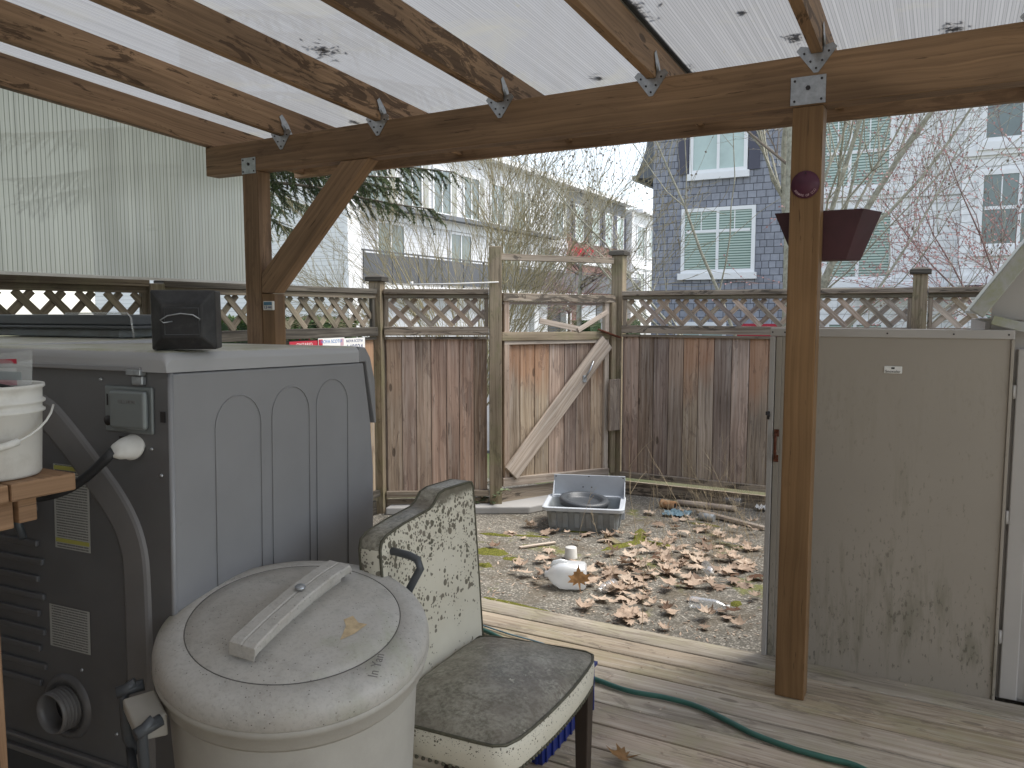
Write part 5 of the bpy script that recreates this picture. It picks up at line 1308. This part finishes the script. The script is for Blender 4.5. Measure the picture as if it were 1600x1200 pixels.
b=MB(); p=PZ(905,925,ZG); leaf(b,p+Vector((.02,-.05,.085)),.14,YAW+.2,R(68),.3,.6); tag(b.build('maple_leaf',M['leafdark'],origin=p),'large brown maple leaf leaning upright against the milk jug','leaf')
b=MB(); p=PZ(975,1190,.004); leaf(b,p+Vector((0,0,.014)),.11,2.,R(8),.6,.8); tag(b.build('maple_leaf',M['leafdark'],origin=p),'curled brown leaf lying on the deck near the chair leg','leaf')
# bits and grit
random.seed(8); b=MB()
for k in range(900):
    px=random.uniform(760,1195); py=random.uniform(790,1010); p=PZ(px,py,ZG)
    if p.y<3.56 or p.y>6.6 or p.x<-3.2: continue
    s=random.uniform(.003,.011); an=random.random()*3.14; d=Vector((math.cos(an),math.sin(an),random.uniform(-.3,.3)))*s*random.uniform(1,3); e=Vector((-math.sin(an),math.cos(an),0))*s*.6
    c=p+Vector((0,0,.004)); b.face([b.bm.verts.new(c-d),b.bm.verts.new(c+e),b.bm.verts.new(c+d),b.bm.verts.new(c-e)],None,random.random())
for k in range(160):
    c=Vector((random.uniform(-2.2,.2),random.uniform(2.3,3.48),.003)); s=random.uniform(.0015,.004); an=random.random()*3; d=Vector((math.cos(an),math.sin(an),0))*s*2; e=Vector((-math.sin(an),math.cos(an),.2))*s
    b.face([b.bm.verts.new(c-d),b.bm.verts.new(c+e),b.bm.verts.new(c+d),b.bm.verts.new(c-e)],None,random.random())
tag(b.build('leaf_crumbs',M['leaf'],origin=(-1.5,4.5,ZG)),'small crumbs of leaf and bark on patio and deck','debris',kind='stuff')
# dry weeds
random.seed(9); b=MB()
def stalk(p,h,lean,r=.0013,twigs=5):
    pts=[p]; d=Vector((lean[0],lean[1],1)).normalized(); n=7
    for k in range(n): d=(d+Vector((random.gauss(0,.08),random.gauss(0,.08),0))).normalized(); pts.append(pts[-1]+d*h/n)
    b.tube(pts,[r*(1-.6*i/n) for i in range(n+1)],3,cap=False)
    for k in range(twigs):
        i=random.randint(2,n-1); e=(d+Vector((random.gauss(0,.8),random.gauss(0,.8),.1))).normalized(); q=[pts[i],pts[i]+e*h*.12,pts[i]+e*h*.2+Vector((0,0,-h*.02))]
        b.tube(q,[r*.6,r*.5,r*.3],3,cap=False)
for k in range(110):
    px=random.gauss(1125,45); py=random.uniform(790,890); p=PZ(px,py,ZG)
    if p.y>6.6 or px>1190: continue
    stalk(p,random.uniform(.15,.75),(random.gauss(0,.3),random.gauss(0,.3)),.0011,4)
for px,py,h,l in ((1003,985,1.0,(-.02,.1)),(990,880,.5,(.3,.2)),(903,852,.42,(-.15,0)),(935,838,.28,(-.3,0)),(985,860,.45,(.5,.3)),(1090,850,.8,(-.5,.1)),(1180,840,.8,(-.9,.2)),(960,905,.3,(-.2,.1)),(1120,805,.6,(-.7,.0))): stalk(PZ(px,py,ZG),h,l,.0018,5)
tag(b.build('dry_weeds',M['straw'],origin=(-1.4,6,ZG)),'thin dry weed stalks in front of the right fence panel','weeds',kind='stuff')
# bramble at gate foot
random.seed(14); wp=PZ(765,795,ZG); bb=thing('bramble','small grey green bramble growing at the foot of the gate post','plant',(wp.x,wp.y,ZG))
b=MB(); lf=MB()
for k in range(7):
    q=wp+Vector((random.gauss(0,.03),random.gauss(0,.03)-.03,0)); pts=[q]; d=Vector((random.gauss(0,.35),random.gauss(-.1,.3),1)).normalized()
    for i in range(6): d=(d+Vector((random.gauss(0,.2),random.gauss(0,.2),-.04*i))).normalized(); pts.append(pts[-1]+d*.055)
    b.tube(pts,.003,4)
    for i in range(1,7):
        for m in range(4):
            a=random.random()*6.28; c=pts[i]; d1=Vector((math.cos(a),math.sin(a),random.uniform(-.2,.5)))*random.uniform(.03,.05); e=Vector((-math.sin(a),math.cos(a),0))*.018
            lf.face([lf.bm.verts.new(c),lf.bm.verts.new(c+d1*.5+e),lf.bm.verts.new(c+d1),lf.bm.verts.new(c+d1*.5-e)],None,random.random())
b.build('stems',M['straw'],bb); lf.build('foliage',M['weedleaf'],bb,fixn=False)

# ================================================================== NEIGHBOUR HOUSES
def winY(parent,x0,x1,z0,z1,Y,mull=(.5,),trans=(.62,),paneM='blindpane',sill=True,grid=0,tw=.09):
    # window in a wall facing -Y at plane Y
    f=MB(); d=Y-.05
    f.box(x0-tw,x0,d,Y-.002,z0-tw,z1+tw,axis='z'); f.box(x1,x1+tw,d,Y-.002,z0-tw,z1+tw,axis='z'); f.box(x0,x1,d,Y-.002,z1,z1+tw,axis='x'); f.box(x0,x1,d,Y-.002,z0-tw,z0,axis='x')
    for m in mull: xm=x0+(x1-x0)*m; f.box(xm-.035,xm+.035,Y-.04,Y-.003,z0,z1,axis='z')
    xs=[x0]+[x0+(x1-x0)*m for m in mull]+[x1]
    for t in trans:
        zt=z0+(z1-z0)*t
        for a,c in zip(xs[:-1],xs[1:]): f.box(a+.036,c-.036,Y-.036,Y-.004,zt-.035,zt+.035,axis='x')
    for k in range(grid):
        for a,c in zip(xs[:-1],xs[1:]): xm=a+(c-a)*(k+1)/(grid+1); f.box(xm-.012,xm+.012,Y-.026,Y-.012,z0+(z1-z0)*(trans[0] if trans else 0)+.036,z1,axis='z')
    if sill: f.box(x0-tw-.06,x1+tw+.06,Y-.12,Y-.003,z0-tw-.16,z0-tw-.001,axis='x')
    o=f.build('window',M['white'],parent)
    p=MB(); p.box(x0,x1,Y-.022,Y-.006,z0,z1); q=p.build('pane',M[paneM],parent); q.parent=o
    return o
def winX(parent,y0,y1,z0,z1,X,mull=(.5,),paneM='pane',tw=.09):
    f=MB(); d=X+.06
    f.box(X+.002,d,y0-tw,y0,z0-tw,z1+tw,axis='z'); f.box(X+.002,d,y1,y1+tw,z0-tw,z1+tw,axis='z'); f.box(X+.002,d,y0,y1,z1,z1+tw,axis='y'); f.box(X+.002,d,y0,y1,z0-tw,z0,axis='y')
    for m in mull: ym=y0+(y1-y0)*m; f.box(X+.003,X+.045,ym-.035,ym+.035,z0,z1,axis='z')
    o=f.build('window',M['white'],parent)
    p=MB(); p.box(X+.004,X+.025,y0,y1,z0,z1); q=p.build('pane',M[paneM],parent); q.parent=o
    return o
# slate blue house facing the yard
gh=thing('shingled_house','slate blue shingled house with white framed blind covered windows','house',(-4.8,24,-.2))
b=MB(); b.box(-6.76,-2.75,20,28,-.2,10.5); b.build('wall',M['shingle'],gh)
w_=winY(gh,-5.90,-4.25,2.55,3.98,20,(.5,),(.66,),'blindpane',grid=1); w_['label']='middle floor window with green blinds'
w_=winY(gh,-5.72,-4.48,5.00,6.6,20,(.5,),(),'paneg',grid=0)
winY(gh,-6.0,-4.9,-.05,1.15,20,(.5,),(.7,),'blindpane'); 
b=MB(); b.box(-6.10,-5.84,19.955,19.995,4.92,6.9,axis='z'); b.build('shutter',M['shutter'],gh)
b=MB(); b.box(-4.36,-4.1,19.955,19.995,4.92,6.9,axis='z'); b.build('shutter',M['shutter'],gh)
b=MB(); b.prism([(-7.35,20.3,5.0),(-6.762,20.3,4.95),(-6.762,20.3,6.9),(-6.9,20.3,6.6),(-7.1,20.3,5.6)],(0,7,0)); b.build('roof_skirt',M['greyband'],gh)
b=MB(); b.box(-7.42,-7.30,20.25,27.3,4.93,5.06,axis='y'); b.build('gutter',M['shedtrim'],gh)
b=MB(); b.box(-6.9,-2.7,19.8,28.2,10.5,10.8); b.build('roof',M['greyband'],gh)
b=MB(); b.box(-5.35,-5.15,19.9,19.998,2.30,2.36); b.build('vent',M['greyband'],gh)
wh=thing('white_house','white shingled house right of the slate blue one, behind bare trees','house',(-1.,24,-.2))
b=MB(); b.box(-2.745,.15,19.9,28,-.2,10.5); b.build('wall',M['whitebrick'],wh)
winY(wh,-2.62,-1.28,4.35,6.0,19.9,(.40,),(.45,),'blindpane',grid=1); winY(wh,-2.5,-1.2,2.3,3.7,19.9,(.5,),(),'blindpane'); winY(wh,-2.4,-1.3,0.0,1.2,19.9)
b=MB(); b.box(-2.745,.15,19.84,19.895,4.02,4.10,axis='x'); b.build('belly_band',M['white'],wh); b=MB(); b.box(-2.745,.15,19.84,19.895,1.95,2.12,axis='x'); b.build('belly_band',M['white'],wh)
b=MB(); b.box(-2.75,.2,19.7,28.2,10.5,10.8); b.build('roof',M['greyband'],wh)
b=MB(); b.box(-1.9,.1,19.2,19.835,1.90,1.96); b.build('porch_roof',M['shutter'],wh)
eh=thing('end_house','white house at the far right with muntin windows behind red twigs','house',(3.5,24,-.2))
b=MB(); b.box(.155,9,19.4,28,-.2,10.5); b.build('wall',M['whitebrick'],eh)
for z0,z1 in ((2.9,4.3),(5.05,6.7)): winY(eh,.55,2.1,z0,z1,19.4,(.42,),(.52,),'pane',grid=1); winY(eh,3.2,4.6,z0,z1,19.4,(.5,),(.5,),'pane',grid=1)
winY(eh,.6,2.0,.3,1.5,19.4)
b=MB(); b.box(.155,9,19.33,19.395,2.05,2.25,axis='x'); b.build('belly_band',M['white'],eh); b=MB(); b.box(.155,9,19.33,19.395,4.7,4.85,axis='x'); b.build('belly_band',M['white'],eh)
b=MB(); b.box(.3,3.2,18.9,19.325,1.92,2.04); b.build('awning',M['maroon'],eh)
b=MB(); b.box(.1,9.2,19.2,28.2,10.5,10.8); b.build('roof',M['greyband'],eh)
# row of townhouses along the lane
XW=-17.6
ra=thing('townhouse','near white townhouse with a long dark railed balcony and many tall windows','house',(-20,30,-.2))
b=MB(); b.box(-27,XW,20.8,38.3,-.2,7.9); b.build('wall',M['sidingw'],ra)
b=MB(); b.box(-27.3,XW+.5,20.5,38.35,7.9,8.12); b.build('roof',M['white'],ra)
for k,y in enumerate((21.9,24.0,26.0,28.2,30.4,32.4,34.0,36.6)):
    if k==6: continue
    winX(ra,y,y+1.15,5.35,7.0,XW,(.5,),'pane'); 
    b=MB(); b.box(XW+.005,XW+.05,y+1.28,y+1.62,5.28,7.1,axis='z'); b.build('shutter',M['shedtrim'],ra)
for y in (22.5,27.2,31.5,35.2): winX(ra,y,y+1.5,2.75,4.6,XW,(.5,),'pane')
b=MB(); b.box(XW+.005,XW+.10,20.82,38.28,4.72,5.05,axis='y'); b.box(XW+.005,XW+.12,33.9,34.25,2.7,7.85,axis='z'); b.build('trim_band',M['white'],ra)
b=MB(); b.box(XW+.105,XW+.5,21.,36.5,5.06,5.22,axis='y'); b.build('awning',M['greyband'],ra)
b=MB(); b.box(XW+.01,-16.9,20.85,48.,2.20,2.42,axis='y'); b.build('balcony_floor',M['white'],ra)
b=MB(); y=20.9
while y<41: b.box(-16.96,-16.91,y,y+.05,2.43,3.50,axis='z'); y+=1.55
b.box(-16.97,-16.90,20.85,48.0,3.505,3.56,axis='y')
b.box(-16.945,-16.925,20.95,48.0,2.5,3.45,axis='y'); b.build('balcony_rail',M['darkrail'],ra)
for k,y in enumerate((21.5,25.0,28.5,30.9)):
    b=MB(); b.box(XW+.01,XW+.06,y,y+2.5,-.1,1.95); b.build('garage_door',M['garage'],ra)
b=MB(); b.box(XW+.01,XW+.25,34.15,34.6,-.19,2.19,axis='z'); b.build('post',M['white'],ra); b=MB(); b.box(XW+.01,XW+.35,37.6,38.2,-.19,2.19,axis='z'); b.build('post',M['white'],ra)
b=MB(); b.box(XW+.012,XW+.03,36.1,37.55,-.19,2.19); b.build('garage_opening',M['openshade'],ra)  # flat dark slab; the shade inside the open garage is put into its colour
rb_=thing('townhouse','middle townhouse with grey siding above a brick storey','house',(-20,42,-.2))
b=MB(); b.box(-27,XW-.004,38.31,47.,5.62,7.9); b.build('upper_wall',M['sidingg'],rb_)
b=MB(); b.box(-27,XW,38.31,47.,-.2,5.61); b.build('brick_wall',M['brick'],rb_)
b=MB(); b.box(-27.3,XW+.5,38.36,47.5,7.9,8.10); b.build('roof',M['white'],rb_)
for y in (39.4,41.6,43.6,45.5):
    winX(rb_,y,y+.95,5.30,7.1,XW,(.5,),'paneg')
    for dy_ in (-.45,1.08):
        b=MB(); b.box(XW+.003,XW+.05,y+dy_,y+dy_+.34,5.25,7.15,axis='z'); b.build('shutter',M['shutter'],rb_)
b=MB(); b.box(XW+.005,XW+.09,38.33,46.98,4.05,4.35,axis='y'); b.build('trim_band',M['white'],rb_)
for y in (39.6,43.2):
    b=MB(); b.box(XW+.01,XW+.06,y,y+2.6,-.1,2.05); b.build('garage_door',M['garage'],rb_)
b=MB(); b.box(XW+.01,XW+.08,42.3,43.1,-.19,2.19); b.build('grey_siding_strip',M['sidingg'],rb_)
rc=thing('townhouse','far white townhouse with a projecting bay beside the slate blue house','house',(-20,51,-.2))
b=MB(); b.box(-27,XW+.4,47.02,56,-.2,7.6); b.build('wall',M['sidingw'],rc)
b=MB(); b.box(-27.3,XW+.9,47.55,56.5,7.6,7.8); b.build('roof',M['white'],rc)
for y in (47.9,50.3,52.6): winX(rc,y,y+1.3,5.0,6.8,XW+.4,(.5,),'pane'); winX(rc,y,y+1.3,2.6,3.9,XW+.4,(.5,),'pane')
b=MB(); b.box(XW+.405,XW+.5,47.1,56,4.2,4.4,axis='y'); b.build('trim_band',M['white'],rc)
b=MB(); b.tube([(XW+.6,49.6,7.6),(XW+.6,49.6,7.2),(XW+.45,49.6,6.9),(XW+.45,49.6,0)],.06,6); b.build('downpipe',M['white'],rc)
# neighbour house at left, siding wall facing the yard
nh=thing('corner_house','white lap sided house end wall seen above the left fence','house',(-22,20.4,-.2))
b=MB(); b.box(-30,-16.95,20.2,20.78,-.2,8.2); b.build('wall',M['sidingw'],nh)
b=MB(); b.box(-17.05,-16.93,20.14,20.79,-.2,8.2,axis='z'); b.build('corner_board',M['white'],nh)
b=MB(); b.box(-30.3,-16.6,19.9,20.8,8.21,8.4); b.build('roof',M['white'],nh)
# far lawn, hedges, red planter box
def hedge(x0,x1,y0,y1,z0,z1,label,mat='hedge',n=900,name='hedge',sz=.05):
    b=MB(); c=(x1-x0),(y1-y0),(z1-z0)
    b.box(x0+.04,x1-.04,y0+.04,y1-.04,z0,z1-.05,rnd=.0)
    for k in range(n):
        f=random.choice((0,1,2,2,3)); p=[random.uniform(x0,x1),random.uniform(y0,y1),random.uniform(z0,z1)]
        if f==0: p[0]=random.choice((x0,x1))
        elif f in (1,3): p[1]=y0
        else: p[2]=z1
        p=Vector(p)+Vector([random.gauss(0,.02) for _ in range(3)]); d=Vector([random.gauss(0,1) for _ in range(3)]).normalized()*sz; e=d.cross(Vector([random.gauss(0,1) for _ in range(3)])).normalized()*sz*.5
        b.face([b.bm.verts.new(p-d),b.bm.verts.new(p+e),b.bm.verts.new(p+d),b.bm.verts.new(p-e)],None,random.random())
    return tag(b.build(name,M[mat],origin=((x0+x1)/2,(y0+y1)/2,z0),fixn=False),label,'hedge')
random.seed(2)
hedge(-15.2,-14.3,33.8,35.2,-.2,1.05,'clipped dark hedge seen through the gate, left of the other one')
hedge(-14.6,-13.4,36.4,38.2,-.2,1.10,'clipped dark hedge seen through the gate, nearest its right stile')
hedge(-6.9,-3.2,18.6,19.3,-.2,.85,'low leafy hedge under the slate blue house window',n=2500)
hedge(-12.5,-8.6,9.5,10.5,-.2,1.35,'rough green hedge behind the left lattice fence',n=2500,sz=.07)
hedge(-16,-9.5,4.,5.2,-.2,1.15,'low garden hedge beyond the dark lattice panels',n=2500,sz=.07)
hedge(-13,-9.,.5,1.8,-.2,1.6,'tall garden hedge beyond the nearest dark lattice panel',n=2000,sz=.08)
def rhodo(x,y,r,h,label):
    t=thing('shrub',label,'shrub',(x,y,-.2)); b=MB(); fl=MB(); st=MB()
    for k in range(7): a=random.random()*6.28; st.tube([(x,y,-.2),(x+math.cos(a)*r*.4,y+math.sin(a)*r*.4,-.2+h*.5),(x+math.cos(a)*r*.8,y+math.sin(a)*r*.8,-.2+h*.85)],.015,5)
    for k in range(900):
        u=Vector([random.gauss(0,1) for _ in range(3)]).normalized()*random.uniform(.6,1); c=Vector((x+u.x*r,y+u.y*r,-.2+h*.55+u.z*h*.48)); d=Vector([random.gauss(0,1) for _ in range(3)]).normalized()*.07; e=d.cross(Vector((0,0,1))).normalized()*.025
        b.face([b.bm.verts.new(c-d),b.bm.verts.new(c+e),b.bm.verts.new(c+d),b.bm.verts.new(c-e)],None,random.random())
        if k%60==0:
            for m in range(14):
                dd=Vector([random.gauss(0,1) for _ in range(3)]).normalized()*.06; ee=dd.orthogonal()*.6; q=c+dd*.7
                fl.face([fl.bm.verts.new(q-dd*.5),fl.bm.verts.new(q+ee*.5),fl.bm.verts.new(q+dd*.5)],None,random.random())
    b.build('foliage',M['hedge'],t,fixn=False); st.build('stems',M['twigd'],t); fl.build('blossom',M['redpaint'],t,fixn=False)
rhodo(-7.6,7.9,.55,1.5,'leafy shrub with red flowers behind the lattice left of the deck post')
# red painted planter behind the right lattice, dark bin
p=PY(1175,500,17.); 
rp=thing('red_bench','dark red painted bench beyond the right lattice panel','bench',(p.x+.3,17,-.2))
b=MB(); b.box(p.x-.3,p.x+1.0,17,17.05,.45,.55,axis='x'); b.box(p.x-.3,p.x+1.0,17,17.05,.6,1.25,axis='x'); b.build('backrest',M['redpaint'],rp)
b=MB(); b.box(p.x-.3,p.x+1.0,16.5,16.99,.38,.44,axis='x'); b.build('seat',M['redpaint'],rp)
for xx in (p.x-.25,p.x+.9):
    for yy in (16.52,16.93): b=MB(); b.box(xx,xx+.06,yy,yy+.06,-.2,.379,axis='z'); b.build('leg',M['redpaint'],rp)
cb=thing('dark_bin','dark wheeled bins beside the lane seen through the far right lattice','bin',(.6,9.2,-.2))
b=MB(); b.prism([(.2,9.1,-.15),(.75,9.1,-.15),(.85,9.1,.85),(.12,9.1,.85)],(0,.55,0)); b.build('body',M['darkplastic'],cb,bevel=.03)
b=MB(); b.box(.08,.9,9.05,9.7,.855,.93); b.build('lid',M['darkplastic'],cb,bevel=.03)
# red flowers hanging on the balcony
p=PX(912,395,-16.9); ft=thing('flower_basket','bright red flower basket on the far balcony above the gate','flowers',tuple(p))
b=MB()
for k in range(420):
    c=p+Vector((random.gauss(0,.12),random.gauss(0,.5),random.gauss(0,.16))); d=Vector([random.gauss(0,1) for _ in range(3)]).normalized()*.10; e=d.orthogonal()*.5
    b.face([b.bm.verts.new(c-d),b.bm.verts.new(c+e),b.bm.verts.new(c+d)],None,random.random())
tag(b.build('petals',plain('bright red petals',(.75,.03,.08),.6),ft,fixn=False),kind='stuff')
b=MB(); b.lathe([(0,-.35),(.18,-.30),(.28,-.12),(.26,-.11),(0,-.2)],Matrix.Translation(p),12); b.build('basket',M['darkrail'],ft)

# ================================================================== TREES
def branch(mb,p,d,L,r,depth,P,buds=None):
    n=P.get('seg',5); pts=[p]; dd=d.copy()
    for k in range(n):
        dd=(dd+Vector((random.gauss(0,P['wob']),random.gauss(0,P['wob']),random.gauss(0,P['wob'])))+Vector((0,0,P['up']))).normalized(); pts.append(pts[-1]+dd*L/n)
    rs=[r*(1-(1-P['tap'])*i/n) for i in range(n+1)]
    rs=[max(q,P.get('rmin',.0022)) for q in rs]
    mb.tube(pts,rs,5 if r>.02 else 3,cap=False,rnd=random.random())
    if depth<=0:
        if buds is not None:
            for i in range(1,n+1):
                if random.random()<P.get('bud',.6):
                    c=pts[i]; d1=(dd+Vector((random.gauss(0,.5),random.gauss(0,.5),.3))).normalized()*P.get('bs',.03); e=d1.orthogonal()*.4
                    buds.face([buds.bm.verts.new(c),buds.bm.verts.new(c+d1*.5+e),buds.bm.verts.new(c+d1),buds.bm.verts.new(c+d1*.5-e)],None,random.random())
        return
    for k in range(P['kids'][depth-1]):
        i=random.randint(max(1,int(n*P.get('from',.3))),n); t=pts[i]; ax=dd.orthogonal().normalized(); ax.rotate(Matrix.Rotation(random.random()*6.283,3,dd)); nd=(pts[i]-pts[i-1]).normalized(); nd.rotate(Matrix.Rotation(random.uniform(*P['ang']),3,ax))
        branch(mb,t,nd,L*random.uniform(*P['len']),rs[i]*P['rr'],depth-1,P,buds)
def hull(v): return v
# 1. bushy yellow green bare tree behind the angled panel
random.seed(101)
base=Vector((-5.6,9.2,-.2)); bt=thing('bare_tree','yellow green many stemmed bare tree fanning out left of the gate','tree',tuple(base))
b=MB(); tw=MB(); P=dict(seg=6,wob=.07,up=.035,tap=.35,kids=[6,6,6],ang=(R(10),R(40)),len=(.40,.75),rr=.5,rmin=.0026,**{'from':.2})
b.tube([base,base+Vector((0,0,.5))],[.12,.09],8,cap=False)
for k in range(22):
    a=random.random()*6.283; tl_=random.uniform(.10,1.05)
    d=Vector((math.cos(a)*tl_,math.sin(a)*tl_*.7,1)).normalized()
    branch(tw,base+Vector((math.cos(a)*.08,math.sin(a)*.08,.25+.2*random.random())),d,random.uniform(2.0,3.0),.016,2 if k%2 else 3,P)
b.build('trunk',M['bark'],bt); tw.build('crown',M['twigy'],bt,fixn=False)
# 2. young tree between gate and townhouses
random.seed(44); base=PX(905,487,-9.6); base=Vector((-9.6*1.0,base.y,-.2)); 
yt=thing('bare_tree','slim young bare tree in the lane seen over the gate','tree',tuple(base))
b=MB(); b.tube([base,base+Vector((0,0,2.0)),base+Vector((.05,0,3.3))],[.09,.075,.04],8,cap=False); tw=MB(); P=dict(seg=5,wob=.10,up=.02,tap=.3,kids=[6,6],ang=(R(20),R(55)),len=(.45,.75),rr=.6)
for k in range(16):
    a=random.random()*6.283; branch(tw,base+Vector((0,0,random.uniform(1.9,3.3))),Vector((math.cos(a),math.sin(a),.55)).normalized(),random.uniform(.9,1.7),.02,2,P)
b.build('trunk',M['bark'],yt); tw.build('crown',M['twigd'],yt,fixn=False)
# 3. magnolia like tree behind the right fence
random.seed(77); base=Vector((-1.75,9.0,-.2)); mt=thing('bare_tree','pale barked multi trunk bare tree behind the right deck post','tree',tuple(base))
b=MB(); tw=MB(); bd_=MB(); P=dict(seg=7,wob=.09,up=.05,tap=.35,kids=[5,5,6],ang=(R(18),R(48)),len=(.40,.70),rr=.56,bud=.12,bs=.03)
stems=[((0,0,0),(-.30,0,1.),3.6,.026),((.22,.05,0),(.22,.1,1),4.2,.055),((.2,0,.0),(.26,.0,1),4.4,.04),((-.1,.05,0),(-.62,.05,.85),3.8,.022),((.05,-.05,0),(-.85,-.1,.75),3.2,.018),((.1,0,0),(.55,.0,.9),3.4,.022),((.1,0,0),(.85,.1,.8),3.2,.02),((.3,.1,0),(.12,.2,1),4.4,.055),((-.05,0,0),(-1.1,0,.62),3.0,.016),((.1,.1,0),(.3,.3,1),3.8,.03)]
b.tube([base,base+Vector((.03,0,.35)),base+Vector((0,0,.8))],[.17,.14,.10],10,cap=False)
for o,d,L,r in stems: branch(tw,base+Vector(o)+Vector((0,0,.45)),Vector(d).normalized(),L,r,3,P,bd_)
b.build('trunk',M['bark'],mt); tw.build('crown',M['bark'],mt,fixn=False); bd_.build('buds',M['twigd'],mt,fixn=False)
# 3b. straight pale trunk right beside the post
random.seed(78); base=Vector((-1.36,8.3,-.2)); st_=thing('tree_trunk','straight pale speckled tree trunk just right of the deck post','tree',tuple(base))
b=MB(); b.tube([base,base+Vector((-.02,0,1.5)),base+Vector((-.04,.05,3)),base+Vector((-.08,.1,5.2))],[.075,.066,.06,.04],10,cap=False); b.build('trunk',M['bark'],st_)
tw=MB(); P=dict(seg=6,wob=.1,up=.06,tap=.35,kids=[3,4],ang=(R(18),R(48)),len=(.4,.7),rr=.55,bud=.4,bs=.03)
for k in range(9): a=random.random()*6.28; branch(tw,base+Vector((-.04,.05,random.uniform(2.5,5.))),Vector((math.cos(a),math.sin(a),.8)).normalized(),1.5,.018,2,P)
tw.build('crown',M['twigd'],st_,fixn=False)
# 4. red twigged plum at the right
random.seed(88); base=Vector((.85,9.6,-.2)); pt_=thing('plum_tree','bare plum tree with fine red brown twigs above the shed','tree',tuple(base))
b=MB(); tw=MB(); bd_=MB(); P=dict(seg=6,wob=.13,up=.02,tap=.35,kids=[5,5,5],ang=(R(20),R(55)),len=(.42,.70),rr=.58,bud=.9,bs=.026)
b.tube([base,base+Vector((0,0,1.0))],[.12,.09],8,cap=False)
for k in range(8):
    a=random.random()*6.283; branch(tw,base+Vector((0,0,random.uniform(.7,1.1))),Vector((math.cos(a)*.75,math.sin(a)*.5,1)).normalized(),random.uniform(2.0,3.0),.017,3,P,bd_)
b.build('trunk',M['twigd'],pt_); tw.build('crown',M['twigr'],pt_,fixn=False); bd_.build('buds',M['bud'],pt_,fixn=False)
# 5. spruce on the left, boughs drooping over the fence
random.seed(55); base=Vector((-8.3,7.0,-.2)); sp_=thing('spruce','dark green spruce whose drooping boughs hang behind the left deck post','tree',tuple(base))
b=MB(); b.tube([base,base+Vector((0,0,9))],[.22,.05],10,cap=False); b.build('trunk',M['twigd'],sp_)
b=MB(); nd_=MB()
def sprig(p,d,L):
    n=max(3,int(L/.05)); pts=[p]; dd=d.copy()
    for k in range(n): dd=(dd+Vector((random.gauss(0,.06),random.gauss(0,.06),-.05))).normalized(); pts.append(pts[-1]+dd*L/n)
    b.tube(pts,.004,3,cap=False)
    rn=random.random()
    for i in range(1,n+1):
        for m in range(13):
            t=pts[i-1].lerp(pts[i],random.random()); v=Vector([random.gauss(0,1) for _ in range(3)]); v=(v-dd*v.dot(dd)).normalized(); q=t+(v*.9+dd*.8).normalized()*random.uniform(.03,.05); e=dd.cross(v)*.0065
            nd_.face([nd_.bm.verts.new(t-e),nd_.bm.verts.new(t+e),nd_.bm.verts.new(q)],None,min(1,max(0,rn+random.gauss(0,.2))))
def bough(z,a,L):
    d=Vector((math.cos(a),math.sin(a),.12)); p=base+Vector((0,0,z)); pts=[p]; n=12; dd=d.normalized()
    for k in range(n): dd=(dd+Vector((random.gauss(0,.03),random.gauss(0,.03),-.045 if k<8 else .03))).normalized(); pts.append(pts[-1]+dd*L/n)
    b.tube(pts,[.03*(1-.8*i/n) for i in range(n+1)],5,cap=False)
    for i in range(3,n+1):
        for s in (-1,1):
            for m in range(4):
                sd_=dd.cross(Vector((0,0,1))).normalized()*s; q=pts[i].lerp(pts[i-1],random.random()); sprig(q,(sd_*random.uniform(.2,1.)+dd*.6+Vector((0,0,-random.uniform(.0,1.1)))).normalized(),random.uniform(.22,.5)*(1-.3*i/n))
for z,a,L in ((3.25,16,3.2),(3.5,5,2.9),(3.7,24,3.3),(3.9,-8,3.0),(4.3,14,3.6),(4.7,30,3.4),(3.4,-40,2.6),(4.9,0,3.2),(5.3,20,3.1),(3.6,48,2.7),(5.6,-20,2.8),(4.3,-30,2.8),(3.45,12,2.4),(4.9,45,2.8)): bough(z,R(a),L)
for k in range(14): bough(random.uniform(3,7.5),R(random.uniform(70,330)),random.uniform(1.8,2.6)) if k%2 else None
b.build('boughs',M['twigd'],sp_,fixn=False); nd_.build('needles',M['needle'],sp_,fixn=False)
# 6. far brown bush on the balcony line
random.seed(66); p=PX(930,400,-15.2); base=Vector((-15.2,p.y-3,-.2)); fb=thing('bare_tree','reddish brown bare bush in front of the far balconies, above the gate','tree',tuple(base))
b=MB(); tw=MB(); b.tube([base,base+Vector((0,0,1.6))],[.1,.07],7,cap=False); P=dict(seg=5,wob=.12,up=.02,tap=.4,kids=[5,6],ang=(R(20),R(60)),len=(.45,.75),rr=.7)
for k in range(26): a=random.random()*6.283; branch(tw,base+Vector((0,0,1.6)),Vector((math.cos(a)*.9,math.sin(a)*2.0,1)).normalized(),random.uniform(1.6,3.0),.022,2,P)
b.build('trunk',M['twigd'],fb); tw.build('crown',M['twigr'],fb,fixn=False)
cd.clip_end=400
